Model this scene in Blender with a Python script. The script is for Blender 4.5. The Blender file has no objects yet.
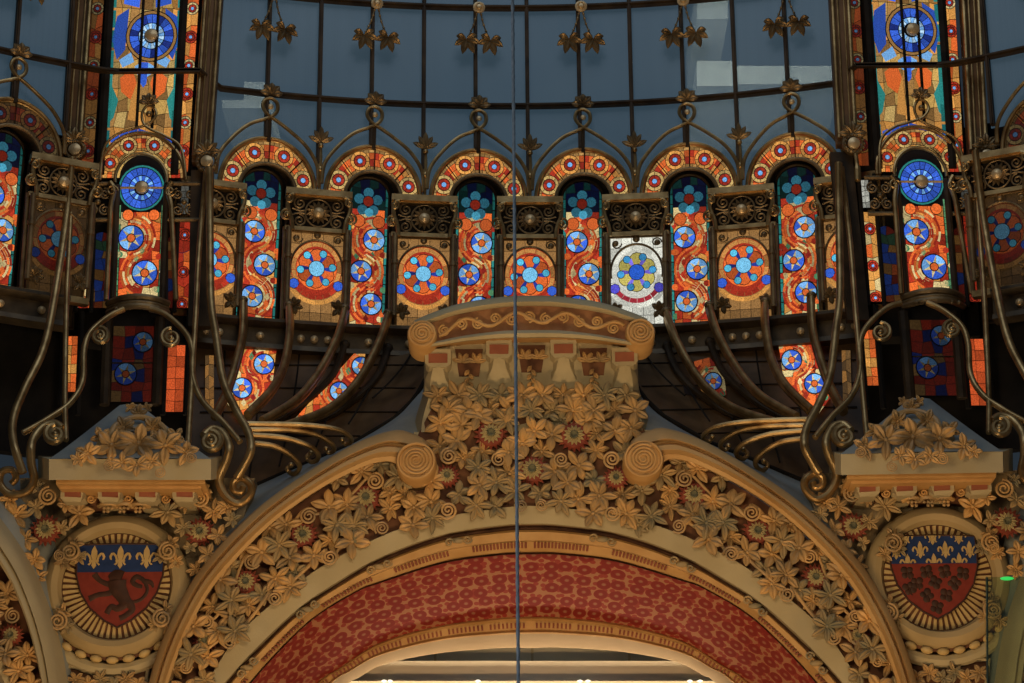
import bpy, math, random
from mathutils import Vector, Matrix
random.seed(7)
PI = math.pi
# ---------------------------------------------------------------- camera model (photo is 1024 x 683)
F = 2400.0; TH = math.radians(20.0); RO = math.radians(0.45); CAMZ = 1.6
cR, sR, cT, sT = math.cos(RO), math.sin(RO), math.cos(TH), math.sin(TH)
def ray(px, py):
    a = (px-512)/F; b = (341.5-py)/F
    u = a*cR + b*sR; v = -a*sR + b*cR
    return u, cT - v*sT, sT + v*cT
def W(px, py, Y):
    """point of the photograph on the upright plane at distance Y"""
    dx, dy, dz = ray(px, py); t = Y/dy
    return Vector((dx*t, Y, dz*t + CAMZ))
UNIT = 0
X0 = 0.24; RC = 14.0; YC = 16.0
def PC(px, py, dr=0.0):
    """point of the photograph on the dome drum (radius RC+dr), or on the flat front of a dome rib"""
    if UNIT: return W(px, py, UNIT+dr)
    dx, dy, dz = ray(px, py); R = RC+dr
    A = dx*dx + dy*dy; B = -2*(dx*X0 + dy*YC); Cc = X0*X0 + YC*YC - R*R
    t = (-B + math.sqrt(B*B-4*A*Cc))/(2*A)
    return Vector((dx*t, dy*t, dz*t + CAMZ))
def C(phi, z, dr=0.0):
    p = math.radians(phi); R = RC+dr
    return Vector((X0 + R*math.sin(p), YC + R*math.cos(p), z))
def zc(py, dr=0.0): return PC(530, py, dr).z
X0W = W(529, 560, 27).x
def set_axis(px, py, Y=27):
    global X0W
    X0W = W(px, py, Y).x
def mir(p): return Vector((2*X0W - p.x, p.y, p.z))

# ---------------------------------------------------------------- mesh builder
class MB:
    def __init__(s): s.v = []; s.f = []; s.uv = None; s.col = []
    def add(s, vs, fs):
        n = len(s.v); s.v += [Vector(p) for p in vs]; s.f += [tuple(i+n for i in f) for f in fs]
    def box(s, c, size, M=None):
        x, y, z = [q/2 for q in size]; vs = []
        for i in (-1, 1):
            for j in (-1, 1):
                for k in (-1, 1):
                    p = Vector((i*x, j*y, k*z))
                    if M: p = M @ p
                    vs.append(p + Vector(c))
        s.add(vs, [(0,1,3,2),(4,6,7,5),(0,4,5,1),(2,3,7,6),(0,2,6,4),(1,5,7,3)])
    def hexa(s, front, back):
        """prism between two loops of equal length"""
        n = len(front); vs = list(front)+list(back)
        fs = [tuple(range(n)), tuple(range(2*n-1, n-1, -1))]
        fs += [(i, n+i, n+(i+1) % n, (i+1) % n) for i in range(n)]
        s.add(vs, fs)
    def tube(s, pts, r, n=8, flat=1.0):
        pts = [Vector(p) for p in pts]; m = len(pts)
        if m < 2: return
        rs = r if isinstance(r, (list, tuple)) else [r]*m
        T = []
        for i in range(m):
            d = pts[min(i+1, m-1)] - pts[max(i-1, 0)]
            T.append(d.normalized() if d.length > 1e-9 else Vector((0,0,1)))
        nrm = Vector((0,-1,0)); nrm = nrm - T[0]*nrm.dot(T[0])
        if nrm.length < 1e-3: nrm = Vector((1,0,0)) - T[0]*T[0].x
        nrm.normalize(); vs = []
        for i in range(m):
            nrm = nrm - T[i]*nrm.dot(T[i])
            if nrm.length < 1e-6: nrm = T[i].orthogonal()
            nrm.normalize(); b = T[i].cross(nrm)
            for k in range(n):
                a = 2*PI*k/n
                vs.append(pts[i] + nrm*(math.cos(a)*rs[i]*flat) + b*(math.sin(a)*rs[i]))
        fs = [(i*n+k, i*n+(k+1) % n, (i+1)*n+(k+1) % n, (i+1)*n+k) for i in range(m-1) for k in range(n)]
        fs += [tuple(range(n-1, -1, -1)), tuple((m-1)*n+k for k in range(n))]
        s.add(vs, fs)
    def ball(s, c, r, sc=(1,1,1), nu=10, nv=6):
        c = Vector(c); vs = [c+Vector((0,0,r*sc[2]))]
        for j in range(1, nv):
            th = PI*j/nv
            for i in range(nu):
                a = 2*PI*i/nu
                vs.append(c+Vector((r*sc[0]*math.sin(th)*math.cos(a), r*sc[1]*math.sin(th)*math.sin(a), r*sc[2]*math.cos(th))))
        vs.append(c-Vector((0,0,r*sc[2]))); L = len(vs)-1
        fs = [(0, 1+i, 1+(i+1) % nu) for i in range(nu)]
        for j in range(nv-2):
            for i in range(nu):
                a = 1+j*nu+i; b = 1+j*nu+(i+1) % nu
                fs.append((a, a+nu, b+nu, b))
        fs += [(L, L-nu+(i+1) % nu, L-nu+i) for i in range(nu)]
        s.add(vs, fs)
    def grid(s, rows, closed=False):
        n = len(rows[0]); vs = [p for r in rows for p in r]
        fs = [(j*n+i, j*n+i+1, (j+1)*n+i+1, (j+1)*n+i) for j in range(len(rows)-1) for i in range(n-1)]
        s.add(vs, fs)
    def lathe(s, prof, c, n=24, M=None):
        """prof: (radius, height towards viewer) about the axis -y"""
        rows = []
        for r, h in prof:
            row = []
            for i in range(n+1):
                a = 2*PI*i/n
                p = Vector((r*math.cos(a), -h, r*math.sin(a)))
                if M: p = M @ p
                row.append(p+Vector(c))
            rows.append(row)
        s.grid(rows)
    def mirrored(s):
        m = MB(); m.v = [mir(p) for p in s.v]; m.f = [tuple(reversed(f)) for f in s.f]; m.col = list(s.col); return m

def catmull(pts, n=8):
    """smooth polyline through pts (any dimension tuples)"""
    P = [tuple(p) for p in pts]; out = []
    for i in range(len(P)-1):
        p0 = P[max(i-1, 0)]; p1 = P[i]; p2 = P[i+1]; p3 = P[min(i+2, len(P)-1)]
        for k in range(n):
            t = k/n
            out.append(tuple(0.5*((2*b)+(-a+c)*t+(2*a-5*b+4*c-d)*t*t+(-a+3*b-3*c+d)*t**3) for a, b, c, d in zip(p0, p1, p2, p3)))
    out.append(P[-1]); return out
def resample(pts, n):
    P = [Vector(p) for p in pts]; L = [0]
    for i in range(1, len(P)): L.append(L[-1]+(P[i]-P[i-1]).length)
    out = []; j = 0
    for k in range(n):
        d = L[-1]*k/(n-1)
        while j < len(P)-2 and L[j+1] < d: j += 1
        t = (d-L[j])/max(L[j+1]-L[j], 1e-9); out.append(P[j].lerp(P[j+1], min(max(t, 0), 1)))
    return out

# ---------------------------------------------------------------- objects
COL = bpy.context.scene.collection
def root_of(o):
    while o.parent: o = o.parent
    return o
ROOTM = {}
def setloc(o, loc, rz): o.location = loc; o.rotation_euler = (0,0,rz); ROOTM[o.name] = Matrix.Translation(Vector(loc)) @ Matrix.Rotation(rz, 4, 'Z')
def thing(name, label, cat, loc=(0,0,0), rz=0, group=None):
    o = bpy.data.objects.new(name, None); COL.objects.link(o); o.empty_display_size = .1
    setloc(o, loc, rz); o['label'] = label; o['category'] = cat
    if group: o['group'] = group
    return o
def mesh_of(name, mb, mat, smooth=True):
    me = bpy.data.meshes.new(name); me.from_pydata([tuple(p) for p in mb.v], [], mb.f); me.update()
    if mb.col:
        at = me.color_attributes.new('Col', 'FLOAT_COLOR', 'CORNER')
        k = 0
        for f, c in zip(mb.f, mb.col):
            for _ in f: at.data[k].color = (c[0], c[1], c[2], 1); k += 1
    import bmesh
    bm = bmesh.new(); bm.from_mesh(me)
    if not mb.col: bmesh.ops.recalc_face_normals(bm, faces=bm.faces)
    bm.to_mesh(me); bm.free()
    if smooth and not mb.col:
        me.polygons.foreach_set('use_smooth', [True]*len(me.polygons))
        try: me.set_sharp_from_angle(angle=math.radians(38))
        except Exception: pass
    me.materials.append(mat); return me
def obj(name, mb, mat, parent=None, local=False, smooth=True, kind=None):
    if parent is not None and not local:
        inv = ROOTM[root_of(parent).name].inverted()
        p2 = parent
        while p2.parent: inv = Matrix.Translation(-Vector(p2.location)) @ inv; p2 = p2.parent
        mb.v = [inv @ p for p in mb.v]
    o = bpy.data.objects.new(name, mesh_of(name, mb, mat, smooth)); COL.objects.link(o)
    if parent is not None: o.parent = parent
    else: ROOTM[o.name] = Matrix.Identity(4)
    if kind: o['kind'] = kind
    return o
def inst(name, me, parent, world, rot=(0,0,0), sc=1.0):
    o = bpy.data.objects.new(name, me); COL.objects.link(o); o.parent = parent
    inv = ROOTM[root_of(parent).name].inverted()
    o.location = inv @ Vector(world); o.rotation_euler = rot
    o.scale = (sc, sc, sc) if not isinstance(sc, tuple) else sc
    return o
def tag(o, label, cat, group=None):
    o['label'] = label; o['category'] = cat
    if group: o['group'] = group
    return o
def dup(root, loc, rz, label, group=None):
    r = root.copy(); COL.objects.link(r); r.location = loc; r.rotation_euler = (0,0,rz); r['label'] = label
    ROOTM[r.name] = Matrix.Translation(Vector(loc)) @ Matrix.Rotation(rz, 4, 'Z')
    if group: r['group'] = group
    for ch in list(root.children):
        c = ch.copy(); COL.objects.link(c); c.parent = r
        for g in list(ch.children):
            d = g.copy(); COL.objects.link(d); d.parent = c
    return r
def at_phi(root, phi, z, label): return dup(root, C(phi, z), -math.radians(phi), label)

# ---------------------------------------------------------------- materials
def newmat(name):
    m = bpy.data.materials.new(name); m.use_nodes = True; nt = m.node_tree
    return m, nt, nt.nodes['Principled BSDF'], nt.nodes['Material Output']
def ramp(nt, fac, stops):
    r = nt.nodes.new('ShaderNodeValToRGB'); nt.links.new(fac, r.inputs[0])
    while len(r.color_ramp.elements) < len(stops): r.color_ramp.elements.new(0.5)
    for e, (p, c) in zip(r.color_ramp.elements, stops): e.position = p; e.color = (*c, 1)
    return r
def mottled(name, c1, c2, scale=3.0, rough=.7, metal=0.0, bump=.0, fine=40.0, spec=.3):
    m, nt, b, out = newmat(name)
    tc = nt.nodes.new('ShaderNodeTexCoord'); geo = nt.nodes.new('ShaderNodeNewGeometry')
    n = nt.nodes.new('ShaderNodeTexNoise'); n.inputs['Scale'].default_value = scale; n.inputs['Detail'].default_value = 6
    nt.links.new(geo.outputs['Position'], n.inputs['Vector'])
    r = ramp(nt, n.outputs['Fac'], [(.32, c1), (.68, c2)])
    nt.links.new(r.outputs[0], b.inputs['Base Color'])
    b.inputs['Roughness'].default_value = rough; b.inputs['Metallic'].default_value = metal
    b.inputs['Specular IOR Level'].default_value = spec
    if bump:
        n2 = nt.nodes.new('ShaderNodeTexNoise'); n2.inputs['Scale'].default_value = fine; n2.inputs['Detail'].default_value = 4
        nt.links.new(geo.outputs['Position'], n2.inputs['Vector'])
        bp = nt.nodes.new('ShaderNodeBump'); bp.inputs['Strength'].default_value = bump; bp.inputs['Distance'].default_value = .01
        nt.links.new(n2.outputs['Fac'], bp.inputs['Height']); nt.links.new(bp.outputs[0], b.inputs['Normal'])
    return m
M_cream = mottled('cream_plaster', (.37,.30,.165), (.45,.37,.21), 1.5, .75, bump=.25)
M_gold = mottled('ochre_plaster', (.46,.25,.08), (.56,.33,.12), 4, .6, bump=.25)
M_leaf = mottled('gilt_leaf_plaster', (.24,.17,.085), (.60,.35,.12), 3.2, .5, bump=.3, fine=60, spec=.45)
M_leaf2 = mottled('faded_leaf_plaster', (.20,.18,.11), (.44,.29,.12), 4, .55, bump=.3, fine=60)
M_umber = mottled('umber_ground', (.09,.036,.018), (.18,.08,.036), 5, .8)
M_terra = mottled('terracotta_paint', (.24,.075,.04), (.32,.11,.055), 4, .7)
M_red = mottled('red_petal_paint', (.19,.036,.02), (.29,.07,.035), 6, .6)
M_pale = mottled('pale_petal_paint', (.42,.33,.15), (.50,.40,.20), 6, .6)
M_green = mottled('grey_green_paint', (.10,.10,.06), (.17,.16,.09), 8, .7)
M_shblue = mottled('shield_blue', (.010,.028,.10), (.016,.04,.14), 9, .6)
M_shred = mottled('shield_red', (.17,.022,.012), (.23,.034,.018), 9, .6)
M_lion = mottled('dark_brown_paint', (.035,.016,.009), (.065,.026,.014), 9, .6)
M_fleur = mottled('fleur_gold', (.46,.32,.12), (.56,.40,.17), 9, .5)
M_bronze = mottled('gilt_bronze', (.24,.14,.05), (.52,.34,.14), 5, .40, metal=.88, bump=.15, spec=.5)
M_brz2 = mottled('old_bronze', (.13,.085,.04), (.30,.20,.09), 5, .48, metal=.7, bump=.2, spec=.5)
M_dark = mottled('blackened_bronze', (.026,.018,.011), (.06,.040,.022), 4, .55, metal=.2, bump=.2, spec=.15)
M_black = mottled('black_iron', (.012,.010,.008), (.022,.018,.014), 4, .8, spec=.08)
M_boss = mottled('brass_boss', (.50,.34,.16), (.65,.48,.26), 8, .4, metal=.5)
M_bplast = mottled('skylight_blue_plaster', (.17,.19,.19), (.30,.31,.27), 1.3, .8, bump=.25)  # some blue of the dome daylight is mixed into this plaster colour
M_gceil = mottled('gallery_plaster', (.74,.62,.44), (.80,.68,.50), .6, .8)
M_olive = mottled('olive_panel', (.50,.45,.30), (.56,.50,.34), .6, .8)
M_steel = mottled('steel_cable', (.50,.56,.60), (.7,.76,.8), 60, .4, metal=.0)

def glassmat(name, strength=1.0, grain=70.0):
    m, nt, b, out = newmat(name)
    at = nt.nodes.new('ShaderNodeAttribute'); at.attribute_name = 'Col'
    geo = nt.nodes.new('ShaderNodeNewGeometry')
    n = nt.nodes.new('ShaderNodeTexNoise'); n.inputs['Scale'].default_value = grain; n.inputs['Detail'].default_value = 3
    nt.links.new(geo.outputs['Position'], n.inputs['Vector'])
    mr = nt.nodes.new('ShaderNodeMapRange'); mr.inputs[1].default_value = .3; mr.inputs[2].default_value = .7
    mr.inputs[3].default_value = .55; mr.inputs[4].default_value = 1.45
    nt.links.new(n.outputs['Fac'], mr.inputs[0])
    mul = nt.nodes.new('ShaderNodeMath'); mul.operation = 'MULTIPLY'; mul.inputs[1].default_value = strength
    nt.links.new(mr.outputs[0], mul.inputs[0])
    nt.links.new(at.outputs['Color'], b.inputs['Emission Color']); nt.links.new(mul.outputs[0], b.inputs['Emission Strength'])
    b.inputs['Base Color'].default_value = (.008,.007,.006,1); b.inputs['Roughness'].default_value = .5; b.inputs['Specular IOR Level'].default_value = .15
    return m
M_glass = glassmat('stained_glass', 1.0)
M_glassdim = glassmat('unlit_stained_glass', .13)
def skyglass():
    m, nt, b, out = newmat('wired_sky_glass')
    geo = nt.nodes.new('ShaderNodeNewGeometry')
    n = nt.nodes.new('ShaderNodeTexNoise'); n.inputs['Scale'].default_value = .5; n.inputs['Detail'].default_value = 2
    nt.links.new(geo.outputs['Position'], n.inputs['Vector'])
    r = ramp(nt, n.outputs['Fac'], [(.3, (.020,.040,.058)), (.7, (.032,.053,.070))])
    ck = nt.nodes.new('ShaderNodeTexVoronoi'); ck.inputs['Scale'].default_value = 26; ck.inputs['Randomness'].default_value = 0
    nt.links.new(geo.outputs['Position'], ck.inputs['Vector'])
    mr = nt.nodes.new('ShaderNodeMapRange'); mr.inputs[1].default_value = 0; mr.inputs[2].default_value = .5
    mr.inputs[3].default_value = .92; mr.inputs[4].default_value = 1.08; nt.links.new(ck.outputs['Distance'], mr.inputs[0])
    b.inputs['Base Color'].default_value = (.03,.04,.045,1); b.inputs['Roughness'].default_value = .35
    nt.links.new(r.outputs[0], b.inputs['Emission Color']); nt.links.new(mr.outputs[0], b.inputs['Emission Strength'])
    tr = nt.nodes.new('ShaderNodeBsdfTransparent'); tr.inputs[0].default_value = (.8,.9,1,1)
    mx = nt.nodes.new('ShaderNodeMixShader'); mx.inputs[0].default_value = .78
    nt.links.new(tr.outputs[0], mx.inputs[1]); nt.links.new(b.outputs[0], mx.inputs[2]); nt.links.new(mx.outputs[0], out.inputs[0])
    return m
M_sky = skyglass()
def emis(name, c, s):
    m, nt, b, out = newmat(name); b.inputs['Base Color'].default_value = (*c,1)
    b.inputs['Emission Color'].default_value = (*c,1); b.inputs['Emission Strength'].default_value = s; return m
def redband():
    m, nt, b, out = newmat('red_flowered_stencil')
    uv = nt.nodes.new('ShaderNodeUVMap'); uv.uv_map = 'UVMap'
    v = nt.nodes.new('ShaderNodeTexVoronoi'); v.voronoi_dimensions = '2D'; v.inputs['Scale'].default_value = 4.6; v.inputs['Randomness'].default_value = .38
    nt.links.new(uv.outputs[0], v.inputs['Vector'])
    r = ramp(nt, v.outputs['Distance'], [(0, (.32,.13,.07)), (.10, (.28,.06,.035)), (.15, (.23,.024,.015)), (.40, (.28,.035,.022)), (.44, (.42,.18,.085)), (.60, (.32,.06,.035))])
    r.color_ramp.interpolation = 'CONSTANT'
    # second finer layer of small blossoms in the gaps
    v2 = nt.nodes.new('ShaderNodeTexVoronoi'); v2.voronoi_dimensions = '2D'; v2.inputs['Scale'].default_value = 10; v2.inputs['Randomness'].default_value = .6
    nt.links.new(uv.outputs[0], v2.inputs['Vector'])
    r2 = ramp(nt, v2.outputs['Distance'], [(0, (.30,.045,.027)), (.36, (.40,.17,.08))]); r2.color_ramp.interpolation = 'CONSTANT'
    gt = nt.nodes.new('ShaderNodeMath'); gt.operation = 'GREATER_THAN'; gt.inputs[1].default_value = .44
    nt.links.new(v.outputs['Distance'], gt.inputs[0])
    mx = nt.nodes.new('ShaderNodeMix'); mx.data_type = 'RGBA'
    nt.links.new(gt.outputs[0], mx.inputs[0]); nt.links.new(r.outputs[0], mx.inputs[6]); nt.links.new(r2.outputs[0], mx.inputs[7])
    nt.links.new(mx.outputs[2], b.inputs['Base Color']); b.inputs['Roughness'].default_value = .65
    b.inputs['Specular IOR Level'].default_value = .2
    return m
M_redband = redband()

# ================================================================ STAINED GLASS
def clip(poly, cl):
    out = list(poly); n = len(cl)
    ar = sum(cl[i][0]*cl[(i+1) % n][1]-cl[(i+1) % n][0]*cl[i][1] for i in range(n)); sg = 1 if ar > 0 else -1
    for i in range(n):
        a = cl[i]; b = cl[(i+1) % n]; inp = out; out = []
        if not inp: return []
        def side(p): return sg*((b[0]-a[0])*(p[1]-a[1])-(b[1]-a[1])*(p[0]-a[0]))
        for j in range(len(inp)):
            p = inp[j]; q = inp[(j+1) % len(inp)]; sp, sq = side(p), side(q)
            if sp >= 0: out.append(p)
            if (sp >= 0) != (sq >= 0):
                t = sp/(sp-sq); out.append((p[0]+(q[0]-p[0])*t, p[1]+(q[1]-p[1])*t))
    return out
LEAD = (.003,.002,.002)
ORANGE=(.62,.115,.022); RED=(.34,.026,.010); AMBER=(.56,.25,.055); CREAM=(.52,.40,.18); BLUE=(.035,.11,.58); SKYB=(.17,.40,.75)
PALE=(.45,.66,.85); TEAL=(.02,.19,.17); GREEN=(.07,.20,.09); DKBLUE=(.012,.03,.22); YEL=(.50,.42,.10); WHITE=(.58,.58,.50); GOLD=(.30,.155,.045); DKRED=(.16,.010,.006); CYAN=(.08,.42,.60)
def jit(c, a=.42):
    k = 1+random.uniform(-a, a); return tuple(max(q*k, 0) for q in c)
class G:
    """leaded glass drawn in photo pixels and set on a real surface by fn(x, y, layer)"""
    def __init__(s, fn, outline, gain=1.0, base=True):
        s.m = MB(); s.fn = fn; s.cl = outline; s.gain = gain
        if base: s.poly(outline, LEAD, 0, 0, False)
    def poly(s, pts, col, layer=1, gap=.35, j=True):
        pts = clip(pts, s.cl) if layer else list(pts)
        if len(pts) < 3: return
        cx = sum(p[0] for p in pts)/len(pts); cy = sum(p[1] for p in pts)/len(pts)
        q = []
        for x, y in pts:
            d = math.hypot(x-cx, y-cy); k = max(0.0, 1-gap/max(d, 1e-6)); q.append((cx+(x-cx)*k, cy+(y-cy)*k))
        n = len(s.m.v); s.m.v += [s.fn(x, y, layer+4 if layer else 0) for x, y in q]; s.m.f.append(tuple(range(n, n+len(q))))
        c = jit(col) if j and layer else col
        s.m.col.append(tuple(v*s.gain for v in c) if layer else c)
    def disc(s, cx, cy, r, col, layer=2, n=14, ry=None, gap=0, j=True):
        ry = ry or r
        s.poly([(cx+r*math.cos(2*PI*i/n), cy+ry*math.sin(2*PI*i/n)) for i in range(n)], col, layer, gap, j)
    def sector(s, cx, cy, r0, r1, a0, a1, col, layer=2, gap=.3, asp=1.0, n=5):
        A = [a0+(a1-a0)*i/n for i in range(n+1)]
        pts = [(cx+r1*math.cos(a), cy-r1*asp*math.sin(a)) for a in A]+[(cx+r0*math.cos(a), cy-r0*asp*math.sin(a)) for a in reversed(A)]
        s.poly(pts, col, layer, gap)
    def star(s, cx, cy, r, ly=3, c1=BLUE, c2=SKYB, ctr=ORANGE, ray=CREAM, n=6, rot=.3):
        s.disc(cx, cy, r+.9, LEAD, ly, j=False); s.disc(cx, cy, r+.2, LEAD, ly, j=False)
        for i in range(n):
            a = rot+2*PI*i/n; s.sector(cx, cy, r*.12, r, a, a+2*PI/n, c1 if random.random() < .45 else c2, ly+1, .45)
        for i in range(n):
            a = rot+2*PI*i/n
            s.poly([(cx+r*.93*math.cos(a), cy-r*.93*math.sin(a)), (cx+r*.3*math.cos(a+.55), cy-r*.3*math.sin(a+.55)), (cx+r*.3*math.cos(a-.55), cy-r*.3*math.sin(a-.55))], ray, ly+2, 0)
        s.disc(cx, cy, r*.38, LEAD, ly+3, j=False); s.disc(cx, cy, r*.30, ctr, ly+4, j=False)
    def bloom(s, cx, cy, r, ly=3, out=CREAM, mid=RED, ctr=SKYB):
        s.disc(cx, cy, r+.5, LEAD, ly, j=False)
        for i in range(8): s.sector(cx, cy, r*.66, r, i*PI/4, (i+1)*PI/4, out, ly+1, .3)
        for i in range(5): s.sector(cx, cy, r*.2, r*.62, i*PI*.4+.3, (i+1)*PI*.4+.3, mid, ly+1, .3)
        s.disc(cx, cy, r*.30, LEAD, ly+2, j=False); s.disc(cx, cy, r*.25, ctr, ly+3, j=False)
    def cells(s, x0, y0, x1, y1, nx, ny, pal, gap=.35, jx=.2):
        P = {}
        for i in range(nx+1):
            for j in range(ny+1):
                dx = (x1-x0)/nx; dy = (y1-y0)/ny
                P[i, j] = (x0+i*dx+(random.uniform(-jx, jx)*dx if 0 < i < nx else 0), y0+j*dy+(random.uniform(-jx, jx)*dy if 0 < j < ny else 0))
        for i in range(nx):
            for j in range(ny): s.poly([P[i,j], P[i+1,j], P[i+1,j+1], P[i,j+1]], random.choice(pal), 1, gap)
    def vine(s, x0, x1, y0, y1, discs, r, flip=1):
        """scrolling red and orange band wrapped around the star discs"""
        s.cells(x0, y0, x1, y1, max(3, int((x1-x0)/7)), max(4, int((y1-y0)/9)), [ORANGE, RED, RED, ORANGE, AMBER, CREAM])
        for k, (cx, cy) in enumerate(discs):
            sd = 1 if cx < (x0+x1)/2 else -1
            for q, (ra, rb) in enumerate(((r+.8, r+3), (r+3, r+5.4), (r+5.4, r+7.6), (r+7.6, r+10), (r+10, r+12.5))):
                a0 = -1.5+.1*q; c = (ORANGE, RED, AMBER, ORANGE, RED)[(q+k) % 5]
                while a0 < 1.25-.06*q:
                    a1 = a0+random.uniform(.35, .8); b0, b1 = (a0, a1) if sd > 0 else (PI-a1, PI-a0)
                    s.sector(cx, cy, ra, rb, b0, b1, random.choice([c, c, c, ORANGE, RED, CREAM]), 2, .3); a0 = a1
            for q in range(4):
                aa = random.uniform(0, 6.28); xx, yy = cx+(r+4.5)*math.cos(aa), cy+(r+5)*math.sin(aa)
                s.poly([(xx-3, yy), (xx, yy-4.5), (xx+3, yy), (xx, yy+4)], random.choice([GREEN, CREAM, RED, ORANGE, DKRED]), 2, .2)
            for u in range(3):
                a = PI/2+sd*.9+u*.5*sd
                s.disc(cx-sd*(r+1)*abs(math.cos(a))-0, cy-(r+4)*(1 if u % 2 else -1), 3.2, random.choice([RED, CREAM, GREEN, ORANGE]), 2, 8)
            s.star(cx, cy, r)
    def build(s, name, parent, mat=None): return obj(name, s.m, mat or M_glass, parent, smooth=False)

def arched(x0, x1, y0, y1, ry=None, n=12):
    """outline with a round head: y0 is the crown"""
    rx = (x1-x0)/2; ry = ry or rx; cx = (x0+x1)/2
    return [(x0, y1)]+[(cx-rx*math.cos(PI*i/n), y0+ry-ry*math.sin(PI*i/n)) for i in range(n+1)]+[(x1, y1)]
def onC(dr): return lambda x, y, l: PC(x, y, dr-.004*l)
def pathC(pts, dr=0.0, n=6, smooth=True):
    """pts (px, py[, dr]) -> world"""
    pts = [(p[0], p[1], p[2] if len(p) > 2 else dr) for p in pts]
    if smooth: pts = catmull(pts, n)
    return [PC(*p) for p in pts]
def pathW(pts, Y=27.0, n=6, smooth=True):
    pts = [(p[0], p[1], p[2] if len(p) > 2 else Y) for p in pts]
    if smooth: pts = catmull(pts, n)
    return [W(*p) for p in pts]
def spiral(cx, cy, r, turns=2.2, a0=0.0, d=1, n=34, rin=.12, asp=.95):
    out = []
    for i in range(n+1):
        t = i/n; rr = r*(1-t*(1-rin)); a = a0+d*2*PI*turns*t
        out.append((cx+rr*math.cos(a), cy-rr*asp*math.sin(a)))
    return out
def arc(cx, cy, rx, ry, a0, a1, n=20): return [(cx+rx*math.cos(a0+(a1-a0)*i/n), cy-ry*math.sin(a0+(a1-a0)*i/n)) for i in range(n+1)]

# ---------------------------------------------------------------- leaves (local: x right, z up, -y towards the viewer)
def leaf(mb, ang, L, Wd, base=(0,0), h=.03, lift=.0, curl=0.0, thick=.03, y0=0.0, nl=7):
    rows = []; ca, sa = math.cos(ang), math.sin(ang)
    for i in range(nl+1):
        s = i/nl; w = Wd*.5*(math.sin(PI*min(1, s**1.12*.955+.045))**.8)+.001
        bend = curl*L*s*s
        row = []
        for j, (o, hh) in enumerate(((-1.0, -thick), (-1, 0), (-.5, 1), (0, .25), (.5, 1), (1, 0), (1.0, -thick))):
            x = o*w+bend; z = s*L
            hgt = (h*hh*math.sin(PI*min(1, s*.9+.1)) if j not in (0, 6) else hh) + lift*math.sin(PI*s*.75) + y0
            row.append(Vector((base[0]+x*ca+z*sa, -hgt, base[1]-x*sa+z*ca)))
        rows.append(row)
    mb.grid(rows)
def sprig_mesh(name, n, R, mat, seed, fan=2*PI, wr=.42, lift=.075):
    rd = random.Random(seed); mb = MB()
    for i in range(n):
        a = -fan/2+fan*(i+.5)/n+rd.uniform(-.15, .15)
        leaf(mb, a, R*rd.uniform(.8, 1.1), R*wr*rd.uniform(.9, 1.15), h=R*.14, lift=R*lift*4*rd.uniform(.5, 1.2), curl=rd.uniform(-.18, .18), y0=rd.uniform(0, R*.12), thick=R*.12)
    mb.ball((0,-R*.16,0), R*.12, nu=8, nv=5)
    return mesh_of(name, mb, mat)
SP = [sprig_mesh('leaf_sprig', n, .215, m, s, wr=w) for n, m, s, w in ((6, M_leaf, 1, .44), (5, M_leaf, 2, .52), (7, M_leaf2, 3, .40), (5, M_leaf2, 4, .50), (6, M_leaf, 5, .46), (5, M_leaf, 6, .54))]
def flower_meshes():
    a = MB(); R = .2
    for i in range(18): leaf(a, 2*PI*i/18, R, R*.26, h=R*.08, thick=R*.1, nl=4)
    a.lathe([(R*.75, 0), (R*.7, .03), (.001, .03)], (0,0,0), 18)
    b = MB()
    for i in range(14): leaf(b, 2*PI*(i+.5)/14, R*.62, R*.2, h=R*.12, lift=R*.1, thick=R*.05, y0=.03, nl=4)
    c = MB(); c.lathe([(R*.27, .0), (R*.27, .055), (R*.2, .075), (R*.12, .055), (.001, .05)], (0,0,0), 14)
    for i in range(8): c.ball((R*.2*math.cos(i*PI/4), -.078, R*.2*math.sin(i*PI/4)), R*.05, nu=6, nv=4)
    return mesh_of('flower', a, M_red), mesh_of('inner_petals', b, M_pale), mesh_of('flower_centre', c, M_green)
FL = flower_meshes()
def spiral_mesh(d, mat, name='spiral_tendril'):
    mb = MB(); pts = []; rs = []
    for i in range(45):
        t = i/44; r = .12*(1-t*.88); a = d*2*PI*2.4*t+PI*.5
        pts.append(Vector((r*math.cos(a), -.03-.03*t, r*math.sin(a)))); rs.append(.0175*(1-.35*t))
    mb.tube(pts, rs, 7)
    return mesh_of(name, mb, mat)
SPI = [spiral_mesh(1, M_leaf), spiral_mesh(-1, M_leaf)]
KW = 27.6/F     # metres per photo pixel on the front wall
def add_flower(par, px, py, Y, r, mirror=False, fn=None):
    p = W(px, py, Y); p = mir(p) if mirror else p; p = fn(p) if fn else p
    s = r*KW/.2; o = inst('flower', FL[0], par, p, sc=s)
    for k, nm in ((1, 'inner_petals'), (2, 'flower_centre')):
        q = bpy.data.objects.new(nm, FL[k]); COL.objects.link(q); q.parent = o
def add_spiral(par, px, py, Y, r, d=1, mirror=False, rot=0, fn=None):
    p = W(px, py, Y); p = mir(p) if mirror else p; p = fn(p) if fn else p
    inst('spiral_tendril', SPI[0 if (d > 0) != mirror else 1], par, p, rot=(0, rot, 0), sc=r*KW/.12)
def add_sprig(par, px, py, Y, r, rot, v=0, mirror=False, fn=None):
    p = W(px, py, Y); p = mir(p) if mirror else p; p = fn(p) if fn else p
    inst('leaf_sprig', SP[v % len(SP)], par, p, rot=(0, -rot if mirror else rot, 0), sc=r*KW/.215)

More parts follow.
